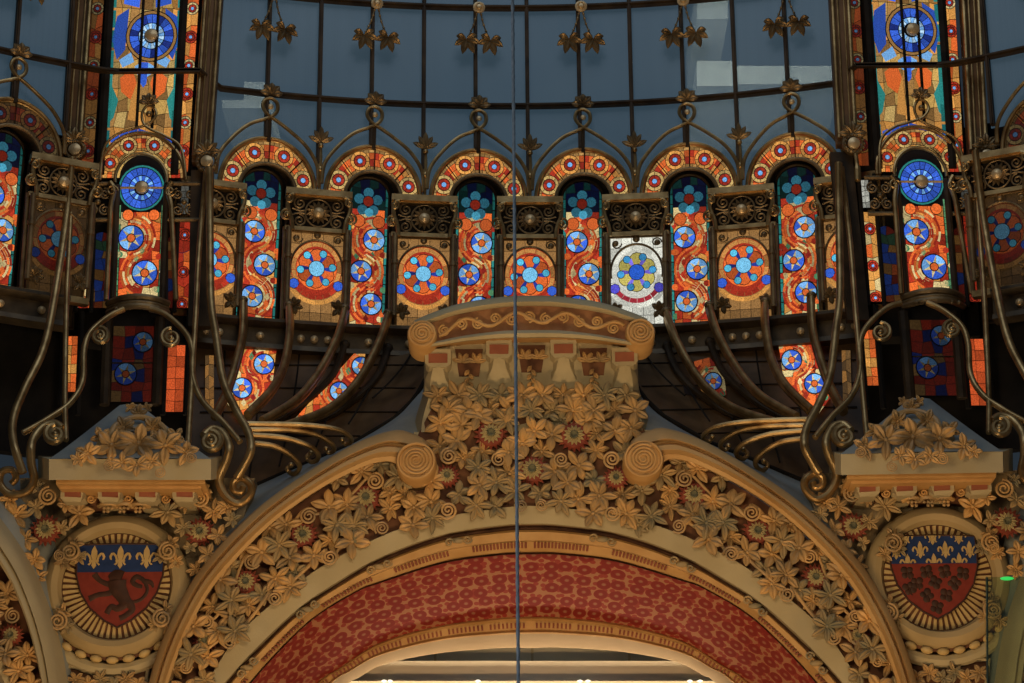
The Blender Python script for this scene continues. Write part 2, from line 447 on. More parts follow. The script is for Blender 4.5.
# ================================================================ SETTING: drum, dome glazing
D = 5.87; UPHI = 21.6; NB = 28.7
def cylsurf(phi0, phi1, z0, z1, dr, n, thick=.0):
    mb = MB(); A = [phi0+(phi1-phi0)*i/n for i in range(n+1)]
    if thick:
        for r0 in ((dr, 0),):
            mb.grid([[C(a, z0, dr) for a in A], [C(a, z1, dr) for a in A], [C(a, z1, dr+thick) for a in A], [C(a, z0, dr+thick) for a in A], [C(a, z0, dr) for a in A]])
    else: mb.grid([[C(a, z0, dr) for a in A], [C(a, z1, dr) for a in A]])
    return mb
o = obj('wall_drum', cylsurf(-48, 48, zc(470), zc(150), .62, 60, .15), M_black, kind='structure')
ztop = zc(-60)
gm = MB()
for a0, a1 in ((-48, -25.6), (-17.7, 17.7), (25.6, 48)):
    q = cylsurf(a0, a1, zc(173), ztop, .06, 30, .012); gm.add(q.v, q.f)
tri = [PC(x, y, .06) for x, y in ((514, 173.2), (546, 173.2), (537, 198), (523, 198))]
c0 = C(0, 0)
for a in [k*D for k in range(-3, 4)]+[s_*(NB+q*D) for s_ in (-1, 1) for q in (.5,)]:
    Mr = Matrix.Rotation(-math.radians(a), 3, 'Z'); cc = C(a, 0)
    f_ = [Mr @ (p-c0)+cc for p in tri]; bk_ = [Mr @ (p-c0+Vector((0, .012, 0)))+cc for p in tri]; gm.hexa(f_, bk_)
w1 = obj('window_1', gm, M_sky, kind='structure', smooth=False)
for s_ in (0, 1):
    sv = Vector((s_*(W(914.5, 126, 28.98).x-W(141.5, 132, 28.98).x), 0, 0)); mb = MB()
    xa, xb = W(78, 150, 29.2).x, W(196, 150, 29.2).x; f = [Vector((xa, 29.2, zc(360))), Vector((xb, 29.2, zc(360))), Vector((xb, 29.2, ztop)), Vector((xa, 29.2, ztop))]
    mb.hexa([p+sv for p in f], [p+sv+Vector((0, .3, 0)) for p in f]); obj('wall_rib', mb, M_black, kind='structure', smooth=False)
for a in [k*.5*D for k in range(-5, 6)]+[s*(NB+q*.5*D) for s in (-1, 1) for q in (-1, 0, 1, 2)]:
    bars = MB()
    z0 = zc(150) if (abs(a/(D/2)-round(a/(D/2))) < .01 and round(a/(D/2)) % 2) or abs(abs(a)-NB) < .1 else zc(172)
    m = Matrix.Rotation(-math.radians(a), 3, 'Z')
    bars.box(C(a, (z0+ztop)/2, .0), (.055, .09, ztop-z0), m)
    bars.box(C(a, (z0+ztop)/2, -.055), (.025, .03, ztop-z0), m)
    obj('glazing_bar', bars, M_dark, w1, smooth=False)
for py in (8, 106):
    hb = MB(); z = zc(py)
    A = [-48+96*i/100 for i in range(101)]
    for zz, dr, hh, th in ((z, -.04, .03, .09), (z, -.075, .012, .04)):
        rows = [[C(a, zz-hh, dr) for a in A], [C(a, zz+hh, dr) for a in A], [C(a, zz+hh, dr+th) for a in A], [C(a, zz-hh, dr+th) for a in A], [C(a, zz-hh, dr) for a in A]]
        for a_, *cl in zip(A, *rows):
            if 17.6 < abs(a_) < 25.7:
                for p_ in cl: p_.y = min(p_.y, 28.80+(p_.y-C(a_, 0, dr).y)*.8)
        hb.grid(rows)
    obj('glazing_ring', hb, M_dark, w1)
# pale blocks of a building beyond the wired glass
bl = thing('roof_building', 'pale rooftop wall glimpsed blurred through the blue glazing at upper right', 'building', W(740, 80, 41))
mb = MB(); wallm = emis('daylit_wall', (.42,.42,.36), .55)
def slab(x0, y0, x1, y1, Y=41, d=3):
    f = [W(x0, y1, Y), W(x1, y1, Y), W(x1, y0, Y), W(x0, y0, Y)]; mb.hexa(f, [p+Vector((0, d, 0)) for p in f])
slab(697, 61, 735, 86); slab(735, 66, 842, 84); slab(697, -20, 728, 19)
obj('wall_block', mb, M_gceil, bl, smooth=False)
bl2 = thing('roof_building', 'pale rooftop block glimpsed through the glazing at upper left', 'building', W(190, 90, 41))
mb = MB(); slab(244, 82, 268, 108); slab(222, 100, 244, 108); obj('wall_block', mb, M_gceil, bl2, smooth=False)

# ================================================================ ARCADE (reference arch is the one right of centre, px 584)
aphi = .5*D
z_sp = zc(199)
ARCHN = {-2.5: 'leftmost of the six full arches', -1.5: 'second arch from the left', -.5: 'arch just left of the steel cable', .5: 'arch just right of the steel cable', 1.5: 'fifth arch from the left', 2.5: 'rightmost of the six full arches'}
fan = thing('arch_window', 'bronze arch with orange blossom glass, '+ARCHN[.5], 'arched window', C(aphi, z_sp), -math.radians(aphi), 'blossom glass arches along the drum')
def fan_glass(cx, cy, RX, RY, rx, ry, circ, dr, rad=9.5, gain=1.0):
    out = arc(cx, cy, RX, RY, 0, PI, 28)+arc(cx, cy, rx, ry, PI, 0, 28)
    g = G(onC(dr), [(cx-RX, cy), (cx+RX, cy), (cx+RX, cy-RY), (cx-RX, cy-RY)], gain)
    g.m = MB()
    A = 40
    n0 = 0
    for i in range(A):
        a0, a1 = PI*i/A, PI*(i+1)/A
        q = [(cx+RX*math.cos(a0), cy-RY*math.sin(a0)), (cx+RX*math.cos(a1), cy-RY*math.sin(a1)), (cx+rx*math.cos(a1), cy-ry*math.sin(a1)), (cx+rx*math.cos(a0), cy-ry*math.sin(a0))]
        n = len(g.m.v); g.m.v += [PC(x, y, dr) for x, y in q]; g.m.f.append((n, n+1, n+2, n+3)); g.m.col.append(LEAD)
    def pt(t, a): return (cx+(rx+(RX-rx)*t)*math.cos(a), cy-(ry+(RY-ry)*t)*math.sin(a))
    m = 26
    for i in range(m):
        a0, a1 = PI*i/m, PI*(i+1)/m
        for t0, t1, c in ((.03, .18, GOLD), (.18, .5, random.choice([ORANGE, AMBER, ORANGE, RED])), (.5, .8, random.choice([ORANGE, AMBER, ORANGE, RED])), (.8, .97, (.40,.22,.07))):
            g.poly([pt(t0, a0), pt(t1, a0), pt(t1, a1), pt(t0, a1)], c, 1, .3)
    for a in circ:
        x, y = pt(.5, math.radians(a)); g.bloom(x, y, rad, 3, out=random.choice([(.46,.30,.10), AMBER]))
    return g
fan_glass(584, 199, 46, 48, 29, 26, (20, 66, 112, 158), .03).build('stained_glass', fan)
mb = MB(); mb.tube(pathC(arc(584, 199, 48, 50, -.03, PI+.03, 34), -.02, smooth=False), .028, 8)
mb.tube(pathC(arc(584, 199, 45.5, 47.5, 0, PI, 34), -.0, smooth=False), .014, 6); obj('outer_rim', mb, M_bronze, fan)
mb = MB(); mb.tube(pathC(arc(584, 199, 28, 25, 0, PI, 28), -.03, smooth=False), .026, 8)
# deep reveal under the arch
rows = [[PC(x, y, d) for x, y in arc(584, 199, 27, 24, 0, PI, 24)] for d in (0, .3, .6)]
mb.grid(rows); obj('inner_rim', mb, M_brz2, fan)
mb = MB()
for a in (43, 89, 135): 
    p = [(584+(28+20*t)*math.cos(math.radians(a)), 199-(25+25*t)*math.sin(math.radians(a))) for t in (0, 1)]
    mb.tube(pathC(p, -.01, smooth=False), .008, 5)
obj('lead_bar', mb, M_black, fan)
fans = {.5: fan}
for k in (-2.5, -1.5, -.5, 1.5, 2.5): at_phi(fan, k*D, z_sp, 'bronze arch with orange blossom glass, '+ARCHN[k])
for ph, lb in ((-NB, 'unlit arch with blossom glass cut by the left edge of the picture'), (NB, 'unlit arch with blossom glass cut by the right edge of the picture')):
    df = at_phi(fan, ph, z_sp, lb)
    for ch in df.children:
        if ch.name.startswith('stained_glass'): ch.data = ch.data.copy(); ch.data.materials[0] = M_glassdim

# ogee loop over each arch
og = thing('ogee_loop', '', 'ornament', C(aphi, zc(118)), -math.radians(aphi), 'looped bronze ogees over the arches')
mb = MB(); r0 = .027
right = [(634, 190), (632, 170), (620, 152), (603, 139), (590, 131), (581, 126), (575.5, 119), (577, 112), (583, 109.5), (589, 113), (590, 120), (586, 126), (577, 131)]
left = [(532, 190), (534.5, 170), (547, 152), (562, 138), (577, 131)]
mb.tube(pathC(right, -.05), r0, 8); mb.tube(pathC(left, -.06), r0, 8)
mb.tube(pathC(right, -.075), r0*.45, 6); obj('loop_tube', mb, M_bronze, og)
mb = MB(); mb.ball(PC(583, 117.5, -.05), .042, (1,.6,1)); obj('boss', mb, M_boss, og)
mb = MB()
for i in range(5): leaf(mb, -1.5+i*.75, .16, .10, h=.02, lift=.04, thick=.012, nl=5)
mb.v = [p+PC(583, 105, -.06) for p in mb.v]; obj('leaf_finial', mb, M_brz2, og)
mb = MB(); mb.tube(pathC([(583, 126), (583, 152)], -.03, smooth=False), .03, 6); obj('stem', mb, M_dark, og)
OG = lambda w: 'looped bronze ogee with leaf finial above the '+w
og['label'] = OG(ARCHN[.5])
for k in (-2.5, -1.5, -.5, 1.5, 2.5): at_phi(og, k*D, zc(118), OG(ARCHN[k]))
at_phi(og, -NB, zc(118), 'looped bronze ogee near the left edge of the picture'); at_phi(og, NB, zc(118), 'looped bronze ogee at the right edge of the picture')

# leaf finials between arches (reference px 530)
ff = thing('leaf_finial', '', 'ornament', C(0, zc(150)), 0, 'three leaf finials between the arches')
mb = MB(); mb.tube(pathC([(530, 152), (530, 165), (530, 197)], -.04, smooth=False), [.02, .032, .022], 8)
mb.ball(PC(530, 153, -.07), .04); mb.ball(PC(530, 176, -.06), .035, (1,1,1.6)); obj('stem', mb, M_bronze, ff)
mb = MB()
for a, L in ((-1.15, .19), (-.5, .2), (.5, .2), (1.15, .19), (0, .24)): leaf(mb, a, L, .075, h=.015, lift=.035, thick=.012, nl=5)
mb.v = [p+PC(530, 150, -.06) for p in mb.v]; obj('leaf_cluster', mb, M_brz2, ff)
GAP = {-2: 'between first and second arches', -1: 'between second and third arches', 0: 'beside the steel cable between the two middle arches', 1: 'between fourth and fifth arches', 2: 'between fifth and sixth arches'}
ff['label'] = 'bronze leaf finial '+GAP[0]
for k in (-2, -1, 1, 2): at_phi(ff, k*D, zc(150), 'bronze leaf finial '+GAP[k])

# hanging leaf pendants on the glazing bars (reference px 581, top)
pd = thing('leaf_pendant', '', 'ornament', C(aphi, zc(8)), -math.radians(aphi), 'twin leaf pendants on the dome glazing')
mb = MB(); mb.lathe([(.085, 0), (.085, .03), (.06, .04), (.05, .03), (.028, .06), (.001, .065)], PC(581, 7, -.09), 16); obj('disc', mb, M_boss, pd)
mb = MB()
for sx in (-1, 1):
    P = catmull([(581+sx*2, 12), (581+sx*5, 24), (581+sx*11, 38)], 5); q = [PC(x, y, -.09) for x, y in P]
    mb.tube(q, .011, 6)
    for i in range(1, len(q), 2): mb.ball(q[i], .02, nu=6, nv=4)
obj('stem', mb, M_brz2, pd)
for sx in (-1, 1):
    mb = MB()
    for i, a in enumerate((-1.9, -1.1, -.35, .35, 1.1, 1.9)): leaf(mb, PI+a+sx*.1, (.15, .2, .25, .25, .2, .15)[i], .10, h=.03, lift=.08, thick=.012, nl=5, y0=.01*(i % 2))
    mb.v = [p+PC(581+sx*12, 40, -.08) for p in mb.v]; obj('leaf_cluster', mb, M_brz2, pd)
PD = lambda w: 'bronze leaf pair on the blue glazing over the '+w
pd['label'] = PD(ARCHN[.5])
for k in (-2.5, -1.5, -.5, 1.5, 2.5): at_phi(pd, k*D, zc(8), PD(ARCHN[k]))
at_phi(pd, -NB, zc(8), 'bronze leaves hanging at the upper left corner of the picture')
at_phi(pd, NB, zc(8), 'bronze leaves hanging at the upper right corner of the picture')

# tall strip windows, deep behind the arches. reference px 582
def tall(cx, flip, k, nm, phi, variant):
    t = thing('stained_glass_window', nm, 'window', C(aphi, zc(332, .33), .33), -math.radians(aphi), 'tall strip windows under the arches')
    x0, x1 = cx-20, cx+19
    g = G(onC(.33), arched(x0, x1, 182, 334, 17))
    g.cells(x0+3, 182, x1-3, 212, 4, 3, [tuple(q*.06 for q in DKBLUE), tuple(q*.07 for q in TEAL), tuple(q*.03 for q in BLUE)])  # shade under the arch is put into these dark upper glass colours
    for i in range(15):
        for xx in (x0, x1-2.6): g.poly([(xx, 190+i*9.6), (xx+2.6, 190+i*9.6), (xx+2.6, 199+i*9.6), (xx, 199+i*9.6)], TEAL if i > 2 else tuple(q*.3 for q in TEAL), 1, .2)  # top border panes darkened for the same arch shade
    s = flip
    dd = [(cx+s*-6, 242), (cx+s*6, 274), (cx+s*-5, 306)]
    g.vine(x0+3, x1-3, 212, 334, dd, 10.6)
    # crowning blossom: shade-dimmed red ball and blue petals, two orange balls
    for i in range(5):
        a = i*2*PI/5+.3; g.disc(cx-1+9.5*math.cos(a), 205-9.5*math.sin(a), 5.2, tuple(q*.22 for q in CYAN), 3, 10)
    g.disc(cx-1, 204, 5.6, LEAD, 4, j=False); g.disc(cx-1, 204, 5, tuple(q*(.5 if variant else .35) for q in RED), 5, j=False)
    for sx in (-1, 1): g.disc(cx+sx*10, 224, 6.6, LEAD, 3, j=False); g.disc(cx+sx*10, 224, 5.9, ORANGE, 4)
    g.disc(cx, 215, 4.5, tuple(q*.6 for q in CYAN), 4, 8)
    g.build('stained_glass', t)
    mb = MB(); out = arched(x0-1, x1+1, 180, 336, 18)
    mb.tube(pathC(out, .31, smooth=False), .02, 6)
    obj('frame', mb, M_dark, t)
    for i, sx in enumerate((-1, 1)):
        mb = MB()
        xa = 584+sx*27
        q = [PC(xa, 196, .0), PC(xa, 336, .0)]; r = [PC(xa, 196, .6), PC(xa, 336, .6)]
        mb.grid([[q[0], q[1]], [r[0], r[1]]])
        for j in range(16): mb.ball(PC(584+sx*25.5, 205+j*8, .22), .02, nu=6, nv=4)
        mb.tube(pathC([(584+sx*24, 196), (584+sx*24, 336)], .25, smooth=False), .028, 6)
        obj('jamb', mb, M_dark, t)
    return t
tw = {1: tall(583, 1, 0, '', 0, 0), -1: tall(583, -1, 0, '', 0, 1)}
TN = {-2.5: (1, 'tall red and blue strip window under the leftmost full arch'), -1.5: (-1, 'tall red and blue strip window under the second arch from left'),
      -.5: (-1, 'tall strip window under the arch left of the steel cable'), .5: (1, 'tall strip window under the arch right of the steel cable'),
      1.5: (1, 'tall strip window right of the white and yellow window'), 2.5: (-1, 'tall strip window under the rightmost full arch')}
tw[1]['label'] = TN[.5][1]
zt = zc(332, .33)
def tall_at(root, phi, lab): return dup(root, C(phi, zt, .33), -math.radians(phi), lab)
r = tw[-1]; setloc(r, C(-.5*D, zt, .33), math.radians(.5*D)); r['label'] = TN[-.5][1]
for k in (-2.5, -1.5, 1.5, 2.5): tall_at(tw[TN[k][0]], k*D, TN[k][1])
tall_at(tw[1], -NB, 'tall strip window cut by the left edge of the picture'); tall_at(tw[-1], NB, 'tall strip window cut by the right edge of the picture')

# small round headed windows with pinwheel flower, and the rosette grilles above. reference px 530
def small(nm, pal, mat=None):
    t = thing('small_arched_window', nm, 'window', C(0, zc(330)), 0, 'small pinwheel windows between the tall ones')
    bgc, arcs, pet, ctr, curlc, low = pal
    x0, x1 = 504, 557
    g = G(onC(.02), [(x0, 330), (x0, 240), (x1, 240), (x1, 330)])
    g.cells(x0, 240, x1, 330, 5, 8, [bgc], .35, .05)
    g.disc(530, 275, 25.5, WHITE if bgc == WHITE else RED, 2, 24, ry=27)
    for i in range(9): g.sector(530, 275, 20.5, 25, -.6+i*.48, -.6+(i+1)*.48, arcs, 3, .3, 1.06)
    g.disc(530, 276, 20.2, bgc if bgc == WHITE else ORANGE, 3, 20)
    for i in range(6):
        a = .5+i*PI/3; x, y = 530+12*math.cos(a), 275-12*math.sin(a)
        g.disc(x, y, 8, LEAD, 4, 12, j=False); g.disc(x, y, 7.3, pet, 5, 12)
    for i in range(6):
        a = i*PI/3
        g.sector(530, 275, 6, 15, a-.17, a+.17, curlc[0], 6, .2); x, y = 530+16*math.cos(a+.12), 275-16*math.sin(a+.12)
        g.disc(x, y, 4.2, LEAD, 6, 10, j=False); g.disc(x, y, 3.5, curlc[1], 7, 10)
    g.disc(530, 275, 8.3, LEAD, 8, j=False); g.disc(530, 275, 7.5, ctr, 9, 16, j=False)
    for sx in (-1, 1): g.disc(530+sx*22, 291, 5.5, LEAD, 6, 8, j=False); g.disc(530+sx*22, 291, 4.8, curlc[2], 7, 8)
    for i in range(8):
        a = PI+.35+i*(PI-.7)/8
        g.sector(530, 279, 22, 27, a, a+(PI-.7)/8, low, 6, .2)
        g.sector(530, 279, 27.5, 32, a, a+(PI-.7)/8, AMBER if low == RED else WHITE, 6, .2)
    g.build('stained_glass', t, mat)
    mb = MB(); mb.tube(pathC(arc(530, 275, 26, 28, -.2, PI+.2, 26), -.01, smooth=False), .017, 6)
    mb.tube(pathC([(503, 330), (503, 240), (557, 240), (557, 330)], -.01, smooth=False), .02, 6)
    for sx in (-1, 1):
        mb.ball(PC(530+sx*21, 246, -.0), .045, (1,.6,1)); mb.tube(pathC(spiral(530+sx*20, 246, 5.5, 1.2, 0, sx), -.02, smooth=False), .01, 5)
    mb.ball(PC(530, 242, -.01), .05, (1,.6,1)); obj('frame', mb, M_brz2, t)
    for sx in (-1, 1):
        mb = MB()
        for a in (-1.2, -.4, .4, 1.2, 2.2, 3.3): leaf(mb, a+sx*.4, .13, .075, h=.02, lift=.05, thick=.015, nl=5)
        mb.v = [p+PC(530+sx*22, 314, -.06) for p in mb.v]; obj('leaf_bracket', mb, M_brz2, t)
    return t
P1 = ((.26,.13,.04), (.46,.20,.05), ORANGE, (.18,.52,.78), (DKBLUE, CYAN, BLUE), RED)
P2 = (WHITE, WHITE, YEL, (.02,.10,.55), ((.16,.12,.6), (.05,.3,.6), (.09,.08,.6)), (.28,.02,.03))
sw = small('small arched window with orange pinwheel flower, half crossed by the steel cable', P1)
sw2 = small('small arched window glazed mostly in white and yellow with dark blue centre', P2); setloc(sw2, C(D, zc(330)), -math.radians(D))
for k, l in ((-1, 'small arched window with orange pinwheel, left of the plaster cap scroll'), (-2, 'small arched window with orange pinwheel between first and second tall windows'), (2, 'small arched window with orange pinwheel right of the white and yellow one'), (-3, 'small arched window half hidden beside the left dome rib'), (3, 'small arched window half hidden beside the right dome rib')):
    dup(sw, C(k*D, zc(330)), -math.radians(k*D), l)
sw3 = small('unlit small arched window beyond the left dome rib', P1, M_glassdim); setloc(sw3, C(-(NB-D*.5), zc(330)), math.radians(NB-D*.5))
dup(sw3, C(NB-D*.5, zc(330)), -math.radians(NB-D*.5), 'unlit small arched window beyond the right dome rib')

gr = thing('rosette_grille', '', 'grille', C(0, zc(236)), 0, 'openwork rosette grilles over the small windows')
mb = MB()
zA, zB = zc(199), zc(237); m0 = Matrix.Identity(3)
f = [(500, 200.5), (560, 200.5), (560, 203.5), (500, 203.5)]
for y0, y1, d in ((196, 202, -.09), (202, 205, -.05), (234, 238, -.06), (327, 333, -.06)):
    mb = MB(); fr = [PC(497, y1, d), PC(563, y1, d), PC(563, y0, d), PC(497, y0, d)]; mb.hexa(fr, [p+Vector((0, .12, 0)) for p in fr])
    obj('rail', mb, M_bronze, gr, smooth=False)
mb = MB(); fr = [PC(502, 236, .03), PC(558, 236, .03), PC(558, 203, .03), PC(502, 203, .03)]; mb.hexa(fr, [p+Vector((0, .05, 0)) for p in fr]); obj('backplate', mb, M_black, gr, smooth=False)
mb = MB()
for i in range(14): leaf(mb, 2*PI*i/14, .17, .05, h=.014, lift=.03, thick=.012, nl=4)
mb.v = [p+PC(530, 220, -.02) for p in mb.v]
mb.tube(pathC(arc(530, 220, 13, 13.5, 0, 2*PI, 24), -.04, smooth=False), .012, 6)
for sx in (-1, 1):
    for sy in (-1, 1):
        mb.tube(pathC(spiral(530+sx*18.5, 220+sy*8.5, 6.5, 1.7, PI/2, sx*sy), -.02, smooth=False), .013, 6)
        mb.tube(pathC([(530+sx*12, 220+sy*2), (530+sx*18, 220+sy*1), (530+sx*26, 220+sy*3)], -.02), .012, 6)
obj('scrollwork', mb, M_brz2, gr)
mb = MB(); mb.lathe([(.075, 0), (.07, .04), (.04, .065), (.001, .07)], PC(530, 220, -.06), 16); obj('boss', mb, M_boss, gr)
for sx in (-1, 1):
    mb = MB(); x = 530+sx*29
    mb.tube(pathC([(x-sx*3, 238), (x-sx*2, 228), (x+sx*2, 216), (x+sx*1, 206), (x-sx*4, 203)], -.1), .03, 8)
    mb.tube(pathC(spiral(x+sx*3, 224, 6, 1.6, PI/2, -sx), -.12, smooth=False), .018, 6)
    mb.tube(pathC(spiral(x+sx*1, 208, 4.5, 1.4, PI/2, sx), -.12, smooth=False), .015, 6)
    mb.ball(PC(x+sx*2.5, 224, -.14), .03); obj('scroll_capital', mb, M_bronze, gr)
for sx in (-1, 1):
    mb = MB(); x = 530+sx*29
    mb.tube(pathC([(x, 236), (x, 318)], -.09, smooth=False), .038, 10); mb.tube(pathC([(x, 262), (x, 266)], -.09, smooth=False), .052, 10)
    mb.tube(pathC([(x+sx*3.5, 236), (x+sx*3.5, 330)], .0, smooth=False), .03, 8); obj('post', mb, M_brz2, gr)
GRN = {0: 'rosette grille with gilt boss under the cable, between the middle arches', -1: 'rosette grille over the small window left of the cable', -2: 'rosette grille between the first and second arches', 1: 'rosette grille over the white and yellow window', 2: 'rosette grille between the fifth and sixth arches', -3: 'half hidden rosette grille beside the left dome rib', 3: 'half hidden rosette grille beside the right dome rib'}
gr['label'] = GRN[0]
for k in GRN:
    if k: at_phi(gr, k*D, zc(236), GRN[k])
for s, w in ((-1, 'left'), (1, 'right')): at_phi(gr, s*(NB-D*.5), zc(236), 'dark rosette grille beyond the %s dome rib' % w)

# studded cornice under the windows
cs = thing('studded_cornice', 'dark bronze cornice with a row of round studs below the windows', 'cornice', C(0, zc(362)))
M_corn = mottled('dark_cornice_bronze', (.05,.034,.018), (.11,.075,.038), 6, .5, metal=.5, bump=.2, spec=.3)
prof = [(zc(330), .3), (zc(330), -.10), (zc(334), -.14), (zc(337), -.08), (zc(338), -.02), (zc(354), -.02), (zc(355), -.1), (zc(360), -.12), (zc(361), .1)]
for a0, a1 in ((-48, -25), (-18.4, 18.4), (25, 48)):
    mb = MB(); A = [a0+(a1-a0)*i/40 for i in range(41)]
    mb.grid([[C(a, z, d) for a in A] for z, d in prof]); obj('moulding', mb, M_corn, cs)
n = 0
for k in range(-48, 49):
    a = k*D/8
    if 17.9 < abs(a) < 25.3 or k % 8 in (2, 6) or k % 2 and k % 8 in (3, 5): continue
    mb = MB(); mb.lathe([(.055, 0), (.05, .03), (.025, .05), (.001, .055)], (0,0,0), 10)
    Mr = Matrix.Rotation(-math.radians(a), 3, 'Z'); mb.v = [Mr @ p + C(a, zc(346), -.02) for p in mb.v]
    obj('stud', mb, M_boss, cs)

set_axis(529, 400, 28)
# ================================================================ LOWER BASKET (glass bowl below the cornice)
def bot(x):  # lower edge of the bowl in photo pixels, left half
    P = [(180, 508), (215, 500), (250, 488), (300, 466), (350, 445), (395, 418), (415, 398), (428, 375), (436, 362)]
    for (a, b), (c, d) in zip(P, P[1:]):
        if a <= x <= c: return b+(d-b)*(x-a)/(c-a)
    return P[0][1] if x < 180 else P[-1][1]
def YB(x, y):
    top = 340; yc = PC(x, 345, .12).y; b = bot(x)
    t = min(max((y-top)/max(b-top, 20), 0), 1)
    return yc+(28.25-yc)*(t**1.3)
def onB(off): return lambda x, y, l: W(x, y, YB(x, y)-off-.010*l)
for side, w in ((1, 'left'), (-1, 'right')):
    bk = thing('glazed_bowl', 'dark leaded glass bowl below the cornice, %s of the plaster pediment' % w, 'glazing', mir(W(320, 440, 28.6)) if side < 0 else W(320, 440, 28.6))
    mb = MB(); rows = []
    for i in range(33):
        x = 190+(436-190)*i/32; rows.append([W(x, 340+(bot(x)-340)*j/12, YB(x, 340+(bot(x)-340)*j/12)) for j in range(13)])
    mb.grid(rows); mb2 = mb.mirrored() if side < 0 else mb
    obj('pane', mb2, mottled('dark_amber_glass', (.045,.026,.012), (.13,.075,.035), 2.2, .45, spec=.15), bk)
    mb = MB()
    for x in (225, 262, 300, 345, 385, 415):
        mb.tube([W(x-(q/10)**1.5*45*((x-190)/240), 342+(bot(x)-342)*q/10, YB(x, 342+(bot(x)-342)*q/10)-.02) for q in range(11)], .012, 5)
    for yy in (365, 388, 412, 436):
        q = [W(x, yy, YB(x, yy)-.02) for x in range(200, 430, 8) if yy < bot(x)]; mb.tube(q, .01, 5)
    mb.tube([W(x, bot(x), 28.2) for x in range(190, 436, 6)], .03, 6)
    obj('lead_came', mb.mirrored() if side < 0 else mb, M_black, bk)
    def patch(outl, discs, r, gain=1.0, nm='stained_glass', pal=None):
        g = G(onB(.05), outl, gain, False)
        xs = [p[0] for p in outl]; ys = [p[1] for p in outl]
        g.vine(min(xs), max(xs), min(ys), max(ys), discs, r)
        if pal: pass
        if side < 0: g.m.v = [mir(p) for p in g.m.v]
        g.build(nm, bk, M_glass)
    dim = 1.0 if side > 0 else 1.0
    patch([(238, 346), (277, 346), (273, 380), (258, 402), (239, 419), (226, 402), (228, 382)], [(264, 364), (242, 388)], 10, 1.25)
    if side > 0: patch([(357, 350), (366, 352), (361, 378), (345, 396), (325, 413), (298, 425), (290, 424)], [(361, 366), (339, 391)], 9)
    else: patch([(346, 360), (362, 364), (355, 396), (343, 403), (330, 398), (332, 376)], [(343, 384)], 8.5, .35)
    # small amber panes
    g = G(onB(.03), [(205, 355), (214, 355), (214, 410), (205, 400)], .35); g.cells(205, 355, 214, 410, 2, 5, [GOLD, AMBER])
    if side < 0: g.m.v = [mir(p) for p in g.m.v]
    g.build('amber_pane', bk)
    if side < 0:
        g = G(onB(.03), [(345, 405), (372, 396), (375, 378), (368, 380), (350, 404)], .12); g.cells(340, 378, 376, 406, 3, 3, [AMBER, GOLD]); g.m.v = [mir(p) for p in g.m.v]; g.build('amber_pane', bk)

# curved bronze ribs of the bowl
RB = [([(243, 300), (242, 333), (236, 361), (226, 392), (214, 415)], 'innermost', 28.2),
      ([(289, 305), (289, 330), (284, 363), (271, 389), (247, 414)], 'second', 28.1),
      ([(345, 308), (337, 336), (319, 371), (296, 399), (262, 420)], 'third', 28.1),
      ([(388, 313), (378, 343), (357, 381), (327, 409), (285, 425)], 'outermost', 28.1)]
for side, w in ((1, 'left'), (-1, 'right')):
    for pts, nm, Ye in RB:
        y0 = PC(pts[0][0], pts[0][1], -.1).y; n = len(pts)
        q = [(x, y, y0+(Ye-.45-y0)*(i/(n-1))**1.2) for i, (x, y) in enumerate(pts)]
        P = pathW(q, n=8)
        if side < 0: P = [mir(p) for p in P]
        t = thing('curved_rib', '%s long curved bronze rib of the glass bowl on the %s' % (nm, w), 'rib', P[0], 0, 'curved ribs of the glass bowl')
        mb = MB(); mb.tube(P, .046, 10); mb.tube([p+Vector((0,.09,0)) for p in P], .055, 8); obj('rib_tube', mb, M_bronze, t)
        mb = MB(); mb.ball(P[0], .07, (1,1,.8)); obj('collar', mb, M_brz2, t)
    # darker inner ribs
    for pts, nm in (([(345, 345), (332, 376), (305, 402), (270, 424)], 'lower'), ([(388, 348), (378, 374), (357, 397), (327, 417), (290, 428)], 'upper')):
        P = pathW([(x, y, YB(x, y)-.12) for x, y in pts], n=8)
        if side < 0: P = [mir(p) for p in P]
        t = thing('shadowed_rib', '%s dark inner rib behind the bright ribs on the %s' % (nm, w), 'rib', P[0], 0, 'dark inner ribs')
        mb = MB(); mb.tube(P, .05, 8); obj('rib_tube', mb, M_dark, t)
        mb = MB(); q = P[:3]; mb.ball(P[0], .07); obj('knuckle', mb, M_dark, t)

